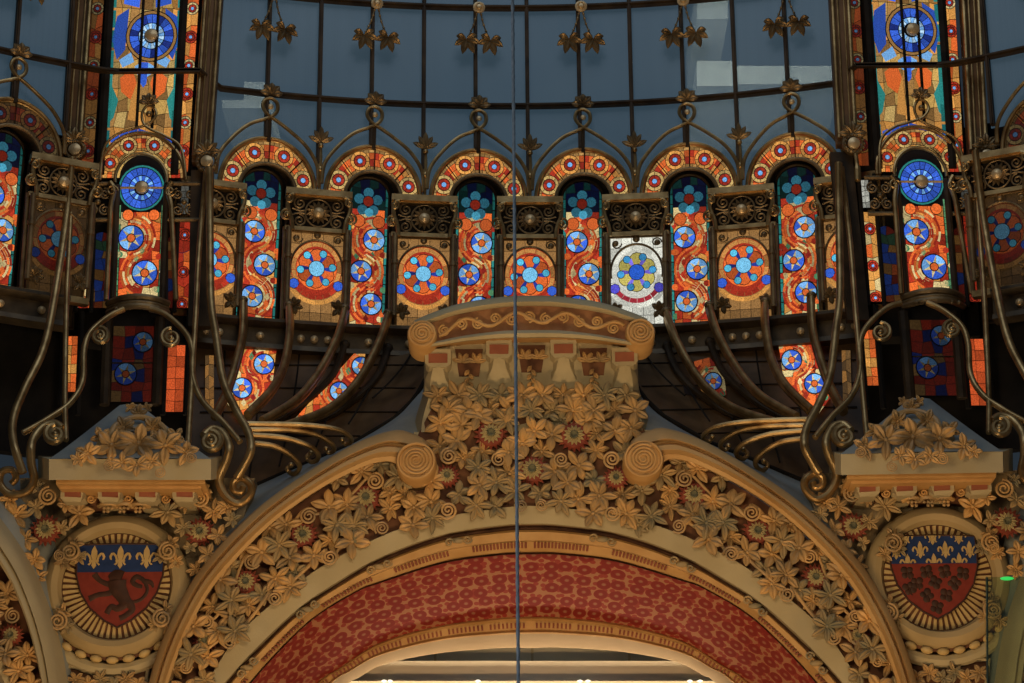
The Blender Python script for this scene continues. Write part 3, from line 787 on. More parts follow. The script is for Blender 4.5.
# ================================================================ DOME RIB UNITS (traced on the left one, px 60-215)
def unit_things():
    out = []
    ul = W(141.5, 410, 28.98); rz = 0
    # --- great column window
    t = thing('rib_window', 'tall blue rosette window of the {} dome rib', 'window', ul, rz, 'great windows in the dome ribs'); out.append(t)
    def slant(x, y): return x-(y-0)*.055*(1 if True else 0)
    def mp(dr): return lambda x, y, l: PC(x-(y)*.055, y, dr-.004*l)
    # upper panel: x at y=0 110..182
    g = G(mp(.1), [(112, -30), (182, -30), (182, 178), (112, 178)], .95)
    g.cells(112, -30, 182, 178, 7, 16, [GOLD, AMBER, GOLD, (.45,.30,.10), (.5,.3,.08)])
    for i in range(11):
        for xx in (112, 178): g.poly([(xx, -30+i*20), (xx+5, -30+i*20), (xx+5, -12+i*20), (xx, -12+i*20)], TEAL if i % 2 else (.01,.12,.12), 2, .3)
    for sx in (-1, 1):
        g.poly([(148+sx*12, 68), (148+sx*24, 78), (148+sx*22, 92), (148+sx*12, 100), (148+sx*6, 84)], ORANGE, 2)
        g.poly([(148+sx*34, 80), (148+sx*24, 100), (148+sx*28, 118), (148+sx*34, 125)], TEAL, 2)
        g.poly([(148+sx*6, 80), (148+sx*12, 100), (148+sx*14, 120), (148+sx*4, 122)], AMBER, 2)
        g.poly([(148+sx*18, 8), (148+sx*30, 16), (148+sx*34, 40), (148+sx*28, 60), (148+sx*20, 50)], BLUE, 2)
        g.poly([(148+sx*14, 52), (148+sx*26, 60), (148+sx*22, 68), (148+sx*10, 62)], SKYB, 2)
        g.poly([(148+sx*3, 62), (148+sx*10, 66), (148+sx*8, 74), (148+sx*2, 78)], SKYB, 2)
        g.poly([(148+sx*6, -28), (148+sx*22, -20), (148+sx*24, 4), (148+sx*8, 8)], BLUE, 2)
    g.poly([(144, 62), (152, 62), (151, 84), (148, 88), (145, 84)], BLUE, 3)
    g.disc(153.5-0, 36, 26, LEAD, 4, 24, j=False); g.disc(153.5, 36, 25, GOLD, 5, 24, j=False); g.disc(153.5, 36, 22.5, LEAD, 6, 24, j=False)
    for i in range(20):
        a = i*PI/10; g.sector(153.5, 36, 13, 22, a, a+PI/10, DKBLUE if i % 3 == 0 else BLUE, 7, .5); g.sector(153.5, 36, 7, 13, a, a+PI/10, (SKYB, PALE)[i % 2], 7, .5)
    for i in range(7): g.poly([(118+i*9, 128+abs(i-3)*3), (127+i*9, 128+abs(i-2)*3), (127+i*9, 134+abs(i-2)*3), (118+i*9, 134+abs(i-3)*3)], BLUE, 3)
    g.build('upper_glass', t)
    mb = MB(); P = PC(151.5, 36, .0); mb.lathe([(.09, 0), (.085, .05), (.05, .07), (.001, .075)], P, 16); obj('boss', mb, M_boss, t)
    mb = MB()
    for x in (143.5, 159): mb.tube([mp(.0)(x, y, 0) for y in (-20, 128)], .022, 6)
    for x in (110, 184): mb.tube([mp(.0)(x, y, 0) for y in (-30, 175)], .06, 6)
    obj('mullion', mb, M_black, t)
    # arch over the lower light
    fan_glass(141.5, 178, 42, 43, 27, 27, (25, 68, 112, 155), .02, 8.5, .95).build('arch_glass', t)
    mb = MB(); mb.tube(pathC(arc(141.5, 178, 43.5, 45, -.05, PI+.05, 30), -.03, smooth=False), .028, 8)
    mb.tube(pathC(arc(141, 180, 26, 26, -.1, PI+.1, 26), -.03, smooth=False), .024, 8)
    mb.tube(pathC([(186, 180), (181, 148), (165, 136), (152, 130), (144, 124), (142, 114), (147, 106), (154, 108), (156, 115), (150, 123), (140, 127), (118, 134), (104, 148), (100, 180)], -.06), .02, 8)
    mb.ball(PC(149, 114, -.06), .045); obj('arch_frame', mb, M_bronze, t)
    mb = MB()
    for i in range(5): leaf(mb, -1.5+i*.75, .14, .08, h=.015, lift=.04, thick=.012, nl=5)
    mb.v = [p+PC(149, 103, -.08) for p in mb.v]; obj('leaf_finial', mb, M_brz2, t)
    # lower light with half rosette and two stars
    def mp2(dr): return lambda x, y, l: PC(x-(y-190)*.04, y, dr-.004*l)
    g = G(mp2(.06), arched(119, 165, 155, 298, 22))
    for i in range(15):
        for xx in (119, 162.5): g.poly([(xx, 205+i*6.2), (xx+2.6, 205+i*6.2), (xx+2.6, 211+i*6.2), (xx, 211+i*6.2)], GREEN, 1, .2)
    g.vine(122, 162, 212, 298, [(133, 238), (148, 273)], 12.5)
    for sx in (-1, 1): g.disc(142+sx*13, 215, 6, LEAD, 3, j=False); g.disc(142+sx*13, 215, 5.3, ORANGE, 4)
    g.disc(141.5, 188, 23.4, LEAD, 5, 24, j=False); g.disc(141.5, 188, 22.8, TEAL, 6, 24, j=False); g.disc(141.5, 188, 21, LEAD, 7, 24, j=False)
    for i in range(20):
        a = i*PI/10; g.sector(141.5, 188, 12.5, 20.5, a, a+PI/10, BLUE, 8, .5); g.sector(141.5, 188, 7, 12.5, a, a+PI/10, (BLUE, SKYB)[i % 2], 8, .5)
    g.build('lower_glass', t)
    mb = MB(); mb.lathe([(.085, 0), (.08, .04), (.04, .06), (.001, .065)], PC(142, 188, .0), 16); mb.tube(pathC([(120, 188), (164, 188)], .02, smooth=False), .02, 6); obj('rosette_boss', mb, M_boss, t)
    mb = MB()
    for x in (117, 166.5): mb.tube([mp2(.0)(x, y, 0) for y in (185, 300)], .045, 8)
    obj('jamb', mb, M_dark, t)
    mb = MB(); P = [(108, 304, -.02), (120, 299, -.2), (137, 297, -.26), (154, 299, -.2), (168, 304, -.02)]
    for dy, rr in ((0, .05), (5, .03), (9, .045)): mb.tube(pathC([(x, y+dy, d) for x, y, d in P]), rr, 8)
    for i in range(7): mb.ball(PC(116+i*7, 307-abs(3-i)*-.6, -.24), .03)
    obj('sill', mb, M_brz2, t)
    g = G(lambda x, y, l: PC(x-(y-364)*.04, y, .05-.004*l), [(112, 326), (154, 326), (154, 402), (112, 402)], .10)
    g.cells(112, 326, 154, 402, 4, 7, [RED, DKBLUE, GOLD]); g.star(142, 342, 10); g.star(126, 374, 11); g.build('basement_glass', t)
    mb = MB()
    for x in (106, 158): mb.tube(pathC([(x+1.8, 318), (x-1.7, 405)], .0, smooth=False), .07, 8)
    mb.tube(pathC([(106, 363), (158, 363)], .03, smooth=False), .012, 5); obj('basement_frame', mb, M_dark, t)
    # --- slender blossom strips either side
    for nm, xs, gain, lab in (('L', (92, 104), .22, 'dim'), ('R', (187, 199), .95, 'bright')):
        t = thing('blossom_strip_window', lab+' slender strip window with red blossoms, %s side of the {} dome rib' % {'L': 'left', 'R': 'right'}[nm], 'window', ul, rz, 'slender strip windows in the dome ribs'); out.append(t)
        def mp3(x, y, l): return PC(x-y*.065, y, .08-.004*l)
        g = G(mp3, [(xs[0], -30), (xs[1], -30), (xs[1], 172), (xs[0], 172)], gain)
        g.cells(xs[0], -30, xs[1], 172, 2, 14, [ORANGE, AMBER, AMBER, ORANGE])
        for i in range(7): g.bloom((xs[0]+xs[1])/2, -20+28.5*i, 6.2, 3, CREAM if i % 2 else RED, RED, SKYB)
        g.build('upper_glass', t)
        def mv(x, y, l): return PC(x-(y-290)*.04, y, .08-.004*l)
        xl = (78, 90) if nm == 'L' else (177, 189)
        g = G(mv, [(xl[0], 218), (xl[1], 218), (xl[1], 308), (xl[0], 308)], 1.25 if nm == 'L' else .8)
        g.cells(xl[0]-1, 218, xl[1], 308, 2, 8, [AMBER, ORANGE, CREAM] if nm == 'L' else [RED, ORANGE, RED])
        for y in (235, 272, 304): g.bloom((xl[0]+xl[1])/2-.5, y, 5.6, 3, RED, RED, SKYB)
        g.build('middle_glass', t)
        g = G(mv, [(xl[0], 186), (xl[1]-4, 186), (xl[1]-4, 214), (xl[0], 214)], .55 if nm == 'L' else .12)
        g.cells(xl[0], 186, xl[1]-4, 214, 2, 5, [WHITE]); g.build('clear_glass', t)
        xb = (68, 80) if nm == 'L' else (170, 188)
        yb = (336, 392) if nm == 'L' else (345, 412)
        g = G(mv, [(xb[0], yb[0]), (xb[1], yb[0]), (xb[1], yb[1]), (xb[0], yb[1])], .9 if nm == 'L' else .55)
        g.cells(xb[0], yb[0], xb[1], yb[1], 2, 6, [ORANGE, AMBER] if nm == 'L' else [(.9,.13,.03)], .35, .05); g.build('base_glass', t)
        mb = MB()
        for q in (-1.8, 1.8):
            x = xl[0] if q < 0 else xl[1]; mb.tube([mv(x+q, 180, 10), mv(x+q, 312, 10)], .03, 6)
        for q in (-2.5, 2.5):
            x = xb[0] if q < 0 else xb[1]; mb.tube([mv(x+q, 312, 10), mv(x+q, 415, 10)], .04, 6)
        obj('frame', mb, M_black, t)
    # --- iron panels beside the lower light
    for nm, x0, x1 in (('left', 84, 112), ('right', 168, 200)):
        t = thing('scroll_grille', 'dark scrollwork grille at the %s of the {} dome rib window' % nm, 'grille', ul, rz, 'scrollwork grilles in the dome ribs'); out.append(t)
        mb = MB(); xm = (x0+x1)/2
        for y in (184, 220): mb.tube(pathC([(x0, y), (x1, y)], -.03, smooth=False), .03, 6)
        for sx in (-1, 1):
            for sy in (-1, 1): mb.tube(pathC(spiral(xm+sx*6.5, 202+sy*8, 6, 1.8, PI/2, sx*sy), -.02, smooth=False), .014, 6)
        mb.ball(PC(xm, 202, -.03), .04); obj('scrollwork', mb, M_brz2, t)
        mb = MB(); sx = 1 if nm == 'left' else -1; xx = 112 if sx > 0 else 170
        mb.tube(pathC([(xx-sx*2, 182), (xx+sx*2, 190), (xx-sx*1, 205), (xx-sx*2, 222), (xx-sx*6, 300)], -.08), [.03]*24+[.045], 8) if False else mb.tube(pathC([(xx-sx*2, 182), (xx+sx*2, 190), (xx-sx*1, 205), (xx-sx*2, 222), (xx-sx*6, 300)], -.08), .035, 8)
        mb.tube(pathC(spiral(xx, 191, 6, 1.4, 0, sx), -.1, smooth=False), .016, 6); obj('bracket', mb, M_bronze, t)
        mb = MB()
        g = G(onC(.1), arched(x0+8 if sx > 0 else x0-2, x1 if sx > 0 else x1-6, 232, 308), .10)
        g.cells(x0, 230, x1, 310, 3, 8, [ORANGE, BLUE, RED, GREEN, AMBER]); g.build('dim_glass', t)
    # --- pilasters
    for nm, xa, xb, mx, my in (('left', 74, 90, 75, 150), ('right', 205, 220, 207, 162)):
        t = thing('bronze_pilaster', '%s bronze pilaster with medallion on the {} dome rib' % nm, 'pilaster', ul, rz, 'bronze pilasters of the dome ribs'); out.append(t)
        k = .07
        def line(x, dr, y1=my-6): return [PC(x-y*k, y, dr) for y in (-35, 30, 90, y1)]
        mb = MB(); f = [PC(xa-2-my*k, my, -.02), PC(xb+2-my*k, my, -.02), PC(xb+2+2.4, -35, -.02), PC(xa-2+2.4, -35, -.02)]
        mb.hexa(f, [p+Vector((0, .16, 0)) for p in f]); obj('shaft', mb, mottled('brown_bronze', (.10,.055,.022), (.17,.09,.04), 3, .5, metal=.5), t, smooth=False)
        mb = MB()
        for x in (xa, xb): mb.tube(line(x, -.05), .03, 8)
        mb.tube(line(xa+5, -.04), .014, 6); mb.tube(line(xb-4.5, -.04), .012, 6)
        obj('edge_moulding', mb, M_bronze, t)
        lx0, lx1 = (53, 75) if nm == 'left' else (191, 213)
        mb = MB(); f = [PC(lx0-3, 326, -.04), PC(lx1-3, 326, -.04), PC(lx1, my+8, -.04), PC(lx0, my+8, -.04)]
        mb.hexa(f, [p+Vector((0, .14, 0)) for p in f]); obj('lower_shaft', mb, M_dark, t, smooth=False)
        mb = MB(); mb.lathe([(.15, -.05), (.15, .03), (.12, .05), (.10, .03)], PC(mx, my, -.12), 20)
        for i in range(14): mb.ball(PC(mx, my, -.17)+Vector((.125*math.cos(i*PI/7), 0, .125*math.sin(i*PI/7))), .018, nu=6, nv=4)
        obj('medallion_rim', mb, M_brz2, t)
        mb = MB(); mb.lathe([(.085, 0), (.08, .04), (.04, .06), (.001, .063)], PC(mx, my, -.14), 18); obj('medallion', mb, M_boss, t)
        mb = MB()
        for a in (-1.5, -.8, 0, .8, 1.5): leaf(mb, a, .19, .09, h=.02, lift=.05, thick=.015, nl=5)
        mb.v = [p+PC(mx, my-9, -.13) for p in mb.v]; obj('leaf_cluster', mb, M_brz2, t)
        mb = MB(); mb.tube(pathC([(mx, my+10), (mx, my+24), (mx-1, my+38)], -.16), [.03]*6+[.045]*6+[.02], 8); obj('drop', mb, M_bronze, t)
    return out
UNIT = 28.98
ut = unit_things()
UNIT = 0
SHIFT = Vector((W(914.5, 126, 28.98).x-W(141.5, 132, 28.98).x, 0, .0)); ur = W(141.5, 410, 28.98)+SHIFT
for t in ut:
    l = t['label']; t['label'] = l.format('left'); dup(t, ur, 0, l.format('right'))

# ================================================================ TUBES DOWN TO THE PEDESTALS (traced left pedestal)
set_axis(527.5, 450, 27)
PEDX = 129
def pY(y): # depth of a tube by height in the photo
    return 28.75+(26.75-28.75)*min(max((y-200)/(450-200), 0), 1)**1.3
def tubeset():
    """each: name, label template, list of (points, radius)"""
    S = []
    A = [(209, 168), (210, 240), (211, 300), (216, 335), (223, 380), (236, 410), (248, 432), (251, 450), (243, 468), (237, 478)]
    B = [(206, 172), (199, 250), (196, 310), (193, 360), (188, 446)]
    Cc = [(150, 309), (165, 314), (184, 331), (192, 348), (193, 378), (203, 402), (222, 421), (240, 442)]
    E = [(204, 436), (212, 429.5), (222, 433), (229, 447), (226, 462), (219, 480), (226, 496), (239, 503.5), (250, 495), (251, 485), (242, 478), (234, 482), (234, 490), (241, 492), (243, 487)]
    A2 = [(72, 158), (66, 220), (54, 300), (43, 350), (24, 390), (13, 420), (14, 445), (23, 473)]
    B2 = [(73, 162), (69, 250), (66.5, 300), (65, 400), (66, 440)]
    C2 = [(124, 309), (108, 317), (90, 333), (84, 351), (82.5, 381), (71, 402), (51, 417), (23, 433)]
    E2 = [(62, 429), (54, 424), (42, 428), (32, 442), (31, 462), (34, 480), (26, 492), (10, 494), (0, 484), (2, 472), (12, 470), (16, 478), (11, 484)]
    S.append(('sweeping_rib_bar', 'thick inner sweeping bronze bar bending beside the {} pedestal', A, .05, spiral(212, 443, 0, 1)))
    S.append(('sweeping_rib_bar', 'thick outer sweeping bronze bar bending beside the {} pedestal', A2, .05, None))
    S.append(('straight_post', 'straight inner bronze post standing behind the {} pedestal', B, .035, None))
    S.append(('straight_post', 'straight outer bronze post standing behind the {} pedestal', B2, .035, None))
    S.append(('horseshoe_tube', 'inner half of the horseshoe tube around the {} pedestal window', Cc, .038, (171, 338, 10, 1)))
    S.append(('horseshoe_tube', 'outer half of the horseshoe tube around the {} pedestal window', C2, .038, (100, 336, 9, -1)))
    S.append(('scroll_bracket', 'inner bronze scroll bracket ending in a spiral at the {} pedestal', E, .05, (211, 442, 11, -1)))
    S.append(('scroll_bracket', 'outer bronze scroll bracket ending in a spiral at the {} pedestal', E2, .05, (55, 435, 10, 1)))
    return S
for nm, lab, pts, r, sp in tubeset():
    fn = lambda p, q=0: W(p[0], p[1], pY(p[1])-q)
    for side, w in ((1, 'left'), (-1, 'right')):
        t = thing(nm, lab.format(w), {'sweeping_rib_bar': 'bar', 'straight_post': 'post', 'horseshoe_tube': 'tube', 'scroll_bracket': 'bracket'}[nm], mir(fn(pts[-1])) if side < 0 else fn(pts[-1]), 0, nm.replace('_', ' ')+'s at the pedestals')
        P = catmull(pts, 8); mb = MB(); m = len(P)
        off = .12 if nm == 'sweeping_rib_bar' else 0
        rs = [r*(1 if nm != 'scroll_bracket' else (1.15-.35*i/m)) for i in range(m)]
        mb.tube([fn(p, off) for p in P], rs, 10)
        mb.tube([fn(p, off+r*.75) for p in P], r*.4, 6)
        if side < 0: mb = mb.mirrored()
        obj('tube', mb, M_bronze, t)
        if sp and len(sp) == 4:
            mb = MB(); q = spiral(sp[0], sp[1], sp[2], 1.7, PI/2, sp[3], rin=.25)
            mb.tube([fn(p, .03+.04*i/len(q)) for i, p in enumerate(q)], [r*(.85-.3*i/len(q)) for i in range(len(q))], 8)
            mb.ball(fn((sp[0], sp[1]), .06), r*1.0)
            if side < 0: mb = mb.mirrored()
            obj('spiral_end', mb, M_bronze, t)
# fan of curled arms between bowl and wall
ARM = [([(246, 424), (301, 425), (335, 429), (349, 436), (351, 442), (345, 444), (342, 440)], 'topmost'), ([(246, 430), (289, 430), (314, 434), (331, 443), (334, 450), (329, 453), (326, 449)], 'second'),
       ([(248, 435), (284, 438), (309, 446), (318, 454), (317, 460), (311, 462), (307, 457), (311, 453)], 'third'), ([(250, 443), (273, 446), (289, 454), (299, 464), (298, 471), (292, 474), (287, 469), (291, 465)], 'lowest')]
for side, w in ((1, 'left'), (-1, 'right')):
    for pts, nm in ARM:
        t = thing('curled_arm', '%s curled bronze arm of the fan beside the %s pedestal' % (nm, w), 'arm', mir(W(*pts[0], 26.9)) if side < 0 else W(*pts[0], 26.9), 0, 'curled bronze arms above the arch')
        P = catmull(pts, 8); mb = MB(); mb.tube([W(p[0], p[1], 26.95+.5*min(1, i/len(P)*1.3)) for i, p in enumerate(P)], [.037-.012*i/len(P) for i in range(len(P))], 8)
        e = P[-1]; mb.ball(W(e[0], e[1], 27.4), .035)
        obj('tube', mb.mirrored() if side < 0 else mb, M_bronze, t)

set_axis(530, 560, 27)
# ================================================================ FRONT WALL AND ARCH
OUT = [(430, 449), (425, 440), (410, 433), (391, 431), (351, 446), (293, 482), (249, 516), (204, 564), (178, 606), (160, 646), (147, 690), (136, 745)]
INN = [(399, 470), (396, 466), (390, 463), (380, 463), (358, 470), (312, 495), (267, 529), (220, 579), (196, 617), (179, 655), (166, 695), (156, 745)]
FIN = [(529, 506), (500, 508), (440, 518), (382, 536), (315, 571), (249, 624), (218, 664), (172, 745)]
PLN = [(529, 525), (500, 526.5), (442, 536), (382, 558), (340, 582), (293, 615), (226, 683), (182, 745)]
BED = [(529, 553), (500, 554), (444, 562), (380, 582), (355, 592), (306, 624), (250, 683), (206, 745)]
RLO = [(529, 617), (500, 618), (440, 626), (380, 643), (340, 668), (316, 684), (250, 745)]
ORN = [(529, 634), (500, 635), (440, 641), (380, 656), (350, 672), (331, 684), (266, 745)]
LIP = [(529, 648), (500, 648), (440, 653), (385, 664), (358, 678), (345, 686), (280, 745)]
NS = 70
def crv(pts): return resample(catmull([(a, b, 0) for a, b in pts], 10), NS)
def neigh(side):
    xs = W(110, 600, 27).x if side > 0 else None
    def f(p, sd=side):
        q = p
        d = q.x-xs0; r = Vector((xs0-.85*d, q.y-.30*d, q.z))
        return r if sd > 0 else mir(r)
    return f
xs0 = W(109, 600, 27).x
def surf(A, B, prof, uvs=1.0, joined=True, tr=None, mirror=None):
    """band between photo curves A and B; prof = (t, Y) rows; returns MB (both halves) with uv"""
    a, b = crv(A), crv(B); rows = []; uvr = []
    halves = []
    for h in (0, 1):
        R = []
        for t, Y in prof:
            row = []
            for i in range(NS):
                p = a[i].lerp(b[i], t); q = W(p.x, p.y, Y)
                if i == 0 and p.x > 520: q.x = X0W
                row.append(mir(q) if h else q)
            R.append(row)
        halves.append(R)
    mb = MB()
    if mirror is None:
        if joined: mb.grid([list(reversed(l[1:]))+r for l, r in zip(halves[0], halves[1])])
        else: mb.grid(halves[0]); mb.grid(halves[1])
    elif mirror: mb.grid(halves[1])
    else: mb.grid(halves[0])
    if tr: mb.v = [tr(p) for p in mb.v]
    return mb
# spandrel wall: cove between bowl edge and the arch moulding, pier behind medallions
BOW = [(436, 376), (431, 378), (426, 384), (414, 398), (395, 418), (350, 445), (300, 466), (250, 488), (215, 500), (190, 510), (160, 540), (140, 745)]
wf = obj('wall_front', surf(BOW, OUT, [(0, 28.3), (.03, 28.2), (.35, 27.75), (.7, 27.3), (1, 27.05)], joined=False), M_bplast, kind='structure')
mb = MB()
fr = [W(20, 478, 27.12), W(255, 478, 27.12), W(240, 530, 27.12), W(200, 585, 27.12), W(175, 750, 27.12), W(30, 750, 27.12)]
mb.hexa(fr, [p+Vector((0, .3, 0)) for p in fr]); m2 = mb.mirrored(); mb.add(m2.v, m2.f)
obj('wall_pier', mb, mottled('pier_plaster', (.13,.10,.06), (.28,.21,.11), 2.5, .8, bump=.3), kind='structure', smooth=False)
# foliage ground
mb = surf(INN, FIN, [(0, 27.0), (1, 27.0)], joined=False)
obj('wall_arch', mb, M_umber, kind='structure')
# centre trunk of the pediment
set_axis(531.5, 380, 26.8)
trunk = thing('pediment', 'cream plaster pediment with scroll ended cap above the arch crown', 'pediment', W(530, 505, 27))
LE = [(424, 343), (424, 365), (424, 385), (422, 397), (418, 410), (415, 422), (414, 432)]
mb = MB(); rows = []
ed = resample(catmull([(a, b, 0) for a, b in LE], 6), 14)
R1 = []; R2 = []; R3 = []
for p in ed:
    Y = 26.95+.0*(p.y-343)
    a = W(p.x, p.y, 27.3); b = W(p.x+7, p.y, 26.95); R1.append([a, b, mir(b), mir(a)])
mb.grid(R1); mb.grid([[W(414, 432, 27.0), mir(W(414, 432, 27.0))], [W(405, 480, 27.0), mir(W(405, 480, 27.0))]])
obj('body', mb, M_cream, trunk)
mb = MB(); pp = [W(400, 470, 26.98), W(440, 392, 26.93), mir(W(440, 392, 26.93)), mir(W(400, 470, 26.98)), mir(W(400, 531, 26.99)), mir(W(470, 512, 26.98)), W(529, 506, 26.98), W(470, 512, 26.98), W(400, 531, 26.99)]
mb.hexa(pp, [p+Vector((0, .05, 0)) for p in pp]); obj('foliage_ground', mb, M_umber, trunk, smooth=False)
# blocks with terracotta insets and flares
for bx, by in ((438, 358), (499, 349)):
    for s in (0, 1):
        mb = MB()
        def q(x, y, Y): p = W(x, y, Y); return mir(p) if s else p
        for (x0, x1, y0, y1, Yf) in ((bx-13, bx+13, by-9, by+8, 26.72),):
            f = [q(x0, y0, Yf), q(x1, y0, Yf), q(x1, y1-3, Yf), q(x1-4, y1+1, Yf), q(x0+4, y1+1, Yf), q(x0, y1-3, Yf)]
            mb.hexa(f, [p+Vector((0, .25, 0)) for p in f])
        R = []
        for (hw, yy, YY) in ((9, by+8, 26.74), (9.5, by+13, 26.80), (12, by+20, 26.87), (18, by+28, 26.92), (22, by+34, 26.96)):
            hl = min(hw, bx-424.5)
            R.append([q(bx-hl, yy, YY+.12), q(bx-hl*.6, yy, YY), q(bx, yy, YY-.03), q(bx+hw*.6, yy, YY), q(bx+hw, yy, YY+.12)])
        mb.grid(R); br = obj('bracket', mb, M_cream, trunk)
        mb = MB(); f = [q(bx-9.5, by-4.5, 26.705), q(bx+9.5, by-4.5, 26.705), q(bx+9.5, by+4.5, 26.705), q(bx-9.5, by+4.5, 26.705)]
        mb.hexa(f, [p+Vector((0, .05, 0)) for p in f]); obj('terracotta_inset', mb, M_terra, br, smooth=False)
# little leaf panels
for px, py in ((469, 362), (531.5, 358)):
    for s in ((0, 1) if px < 500 else (0,)):
        def q(x, y, Y): p = W(x, y, Y); return mir(p) if s else p
        mb = MB(); f = [q(px-14, py-13, 26.93), q(px+14, py-13, 26.93), q(px+10, py+14, 26.93), q(px-10, py+14, 26.93)]
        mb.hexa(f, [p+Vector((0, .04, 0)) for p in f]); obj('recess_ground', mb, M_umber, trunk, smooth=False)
        mb = MB()
        for sx in (-1, 1):
            for a in (-2.2, -1.2, -.3, .5, 1.3): 
                m3 = MB(); leaf(m3, a*1.1+(PI if abs(a) > 2 else 0), .12, .055, h=.02, lift=.03, thick=.02, nl=5); m3.v = [v+q(px+sx*7, py, 26.86) for v in m3.v]; mb.add(m3.v, m3.f)
        obj('leaf_pair', mb, M_leaf, trunk); mb = MB()
        for j in range(5):
            m3 = MB(); leaf(m3, PI+.6*(-1)**j, .09, .05, h=.02, lift=.03, thick=.02, nl=5); m3.v = [v+q(px, py+8+j*4, 26.86) for v in m3.v]; mb.add(m3.v, m3.f)
        obj('leaf_drop', mb, M_leaf, trunk)
# cap
CT = [(529, 296), (500, 297.5), (460, 304), (430, 314), (414, 321)]
C1 = [(529, 306), (500, 307.5), (460, 314), (434, 322), (424, 326)]
C2_ = [(529, 330), (500, 331), (465, 335.5), (438, 341), (428, 343)]
C3 = [(529, 338), (500, 338.5), (465, 341.5), (436, 346), (424, 348)]
C4 = [(529, 343), (500, 343.5), (465, 345), (436, 349), (424, 350)]
obj('cap_crown', surf(CT, C1, [(-.05, 27.2), (0, 26.6), (.15, 26.5), (.55, 26.46), (.85, 26.5), (1, 26.58)]), M_cream, trunk)
obj('cap_frieze_ground', surf(C1, C2_, [(0, 26.6), (1, 26.6)]), mottled('cap_frieze', (.24,.10,.045), (.36,.18,.08), 6, .7), trunk)
obj('cap_fillet', surf(C2_, C3, [(0, 26.6), (.05, 26.5), (.4, 26.47), (.9, 26.5), (1, 26.6)]), M_cream, trunk)
obj('cap_soffit', surf(C3, C4, [(0, 26.6), (1, 26.98)]), M_gold, trunk)
mid = [((a[0]+b[0])/2, (a[1]+b[1])/2) for a, b in zip(C1, C2_)]
mc = crv(mid); mb = MB()
full = [(p.x, p.y) for p in reversed(mc)]+[(1063-p.x, p.y-1) for p in mc[1:]]
wv = [W(x, y+5.5*math.sin((x-529)/8.1*1.0), 26.55) for x, y in full if 438 < x < 624]; mb.tube(wv, .022, 7)
for i in range(-5, 6):
    x = 529+i*25.4/1.5*1.0
    if abs(x-529) > 88: continue
    j = min(range(len(full)), key=lambda k: abs(full[k][0]-x)); up = 1 if i % 2 else -1
    mb.tube([W(a, b, 26.55) for a, b in spiral(x, full[j][1]+up*1.5, 6, 2, PI/2*up, 1)], .014, 6)
obj('vine_scroll', mb, M_gold, trunk)
for s in (0, 1):
    mb = MB(); c = W(422, 333.5, 26.45); c = mir(c) if s else c
    mb.lathe([(.175, -.5), (.175, -.02), (.16, .01), (.14, .01), (.13, -.01), (.001, -.01)], c, 30)
    q = [(c+Vector((r_*math.cos(a), -.02, r_*math.sin(a)))) for r_, a in [(.125*(1-.88*i/60), (-1 if s else 1)*2*PI*3*i/60) for i in range(61)]]
    mb.tube(q, .014, 6); obj('scroll_end', mb, M_gold, trunk)

set_axis(530.5, 560, 27)
# arch mouldings and bands
am = thing('arch_moulding', 'stepped cream and ochre outer moulding of the great arch ending in two scrolls', 'moulding', W(529, 700, 27))
for s, m_ in ((0, False), (1, True)):
    obj('moulding', surf(OUT, INN, [(-.02, 27.2), (0, 26.8), (.06, 26.68), (.30, 26.62), (.36, 26.7), (.42, 26.72), (.48, 26.62), (.62, 26.60), (.72, 26.68), (.78, 26.75), (.95, 26.78), (1, 27.0)], mirror=m_), M_cream if False else mottled('moulding_plaster', (.45,.26,.09), (.52,.34,.145), 1.2, .7, bump=.2), am)
    mb = MB(); c = W(416, 461, 26.55); c = mir(c) if s else c
    mb.lathe([(.235, -.4), (.235, -.02), (.22, .02), (.20, .02), (.19, -.01), (.001, .02)], c, 36)
    q = [(c+Vector((r_*math.cos(a), -.03, r_*math.sin(a)))) for r_, a in [(.175*(1-.9*i/80), (1 if s else -1)*2*PI*4*i/80+1) for i in range(81)]]
    mb.tube(q, [.017-.006*i/80 for i in range(81)], 6); obj('scroll_end', mb, M_gold, am)
ab = thing('archivolt', 'plain cream archivolt band with beaded edge framing the red vault strip', 'arch', W(529, 750, 27))
obj('plain_band', surf(FIN, PLN, [(-.02, 27.0), (0, 26.93), (.5, 26.95), (.93, 26.98), (.95, 27.04), (1, 27.1)]), M_cream, ab)
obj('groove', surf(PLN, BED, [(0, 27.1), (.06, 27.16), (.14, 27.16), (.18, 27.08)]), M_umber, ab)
obj('beaded_band', surf(PLN, BED, [(.18, 27.08), (.25, 27.04), (.55, 27.06), (.6, 27.1), (.9, 27.16), (.97, 27.2)]), M_gold, ab)
obj('inner_groove', surf(PLN, BED, [(.96, 27.19), (1.0, 27.26), (1.05, 27.2)]), M_umber, ab)
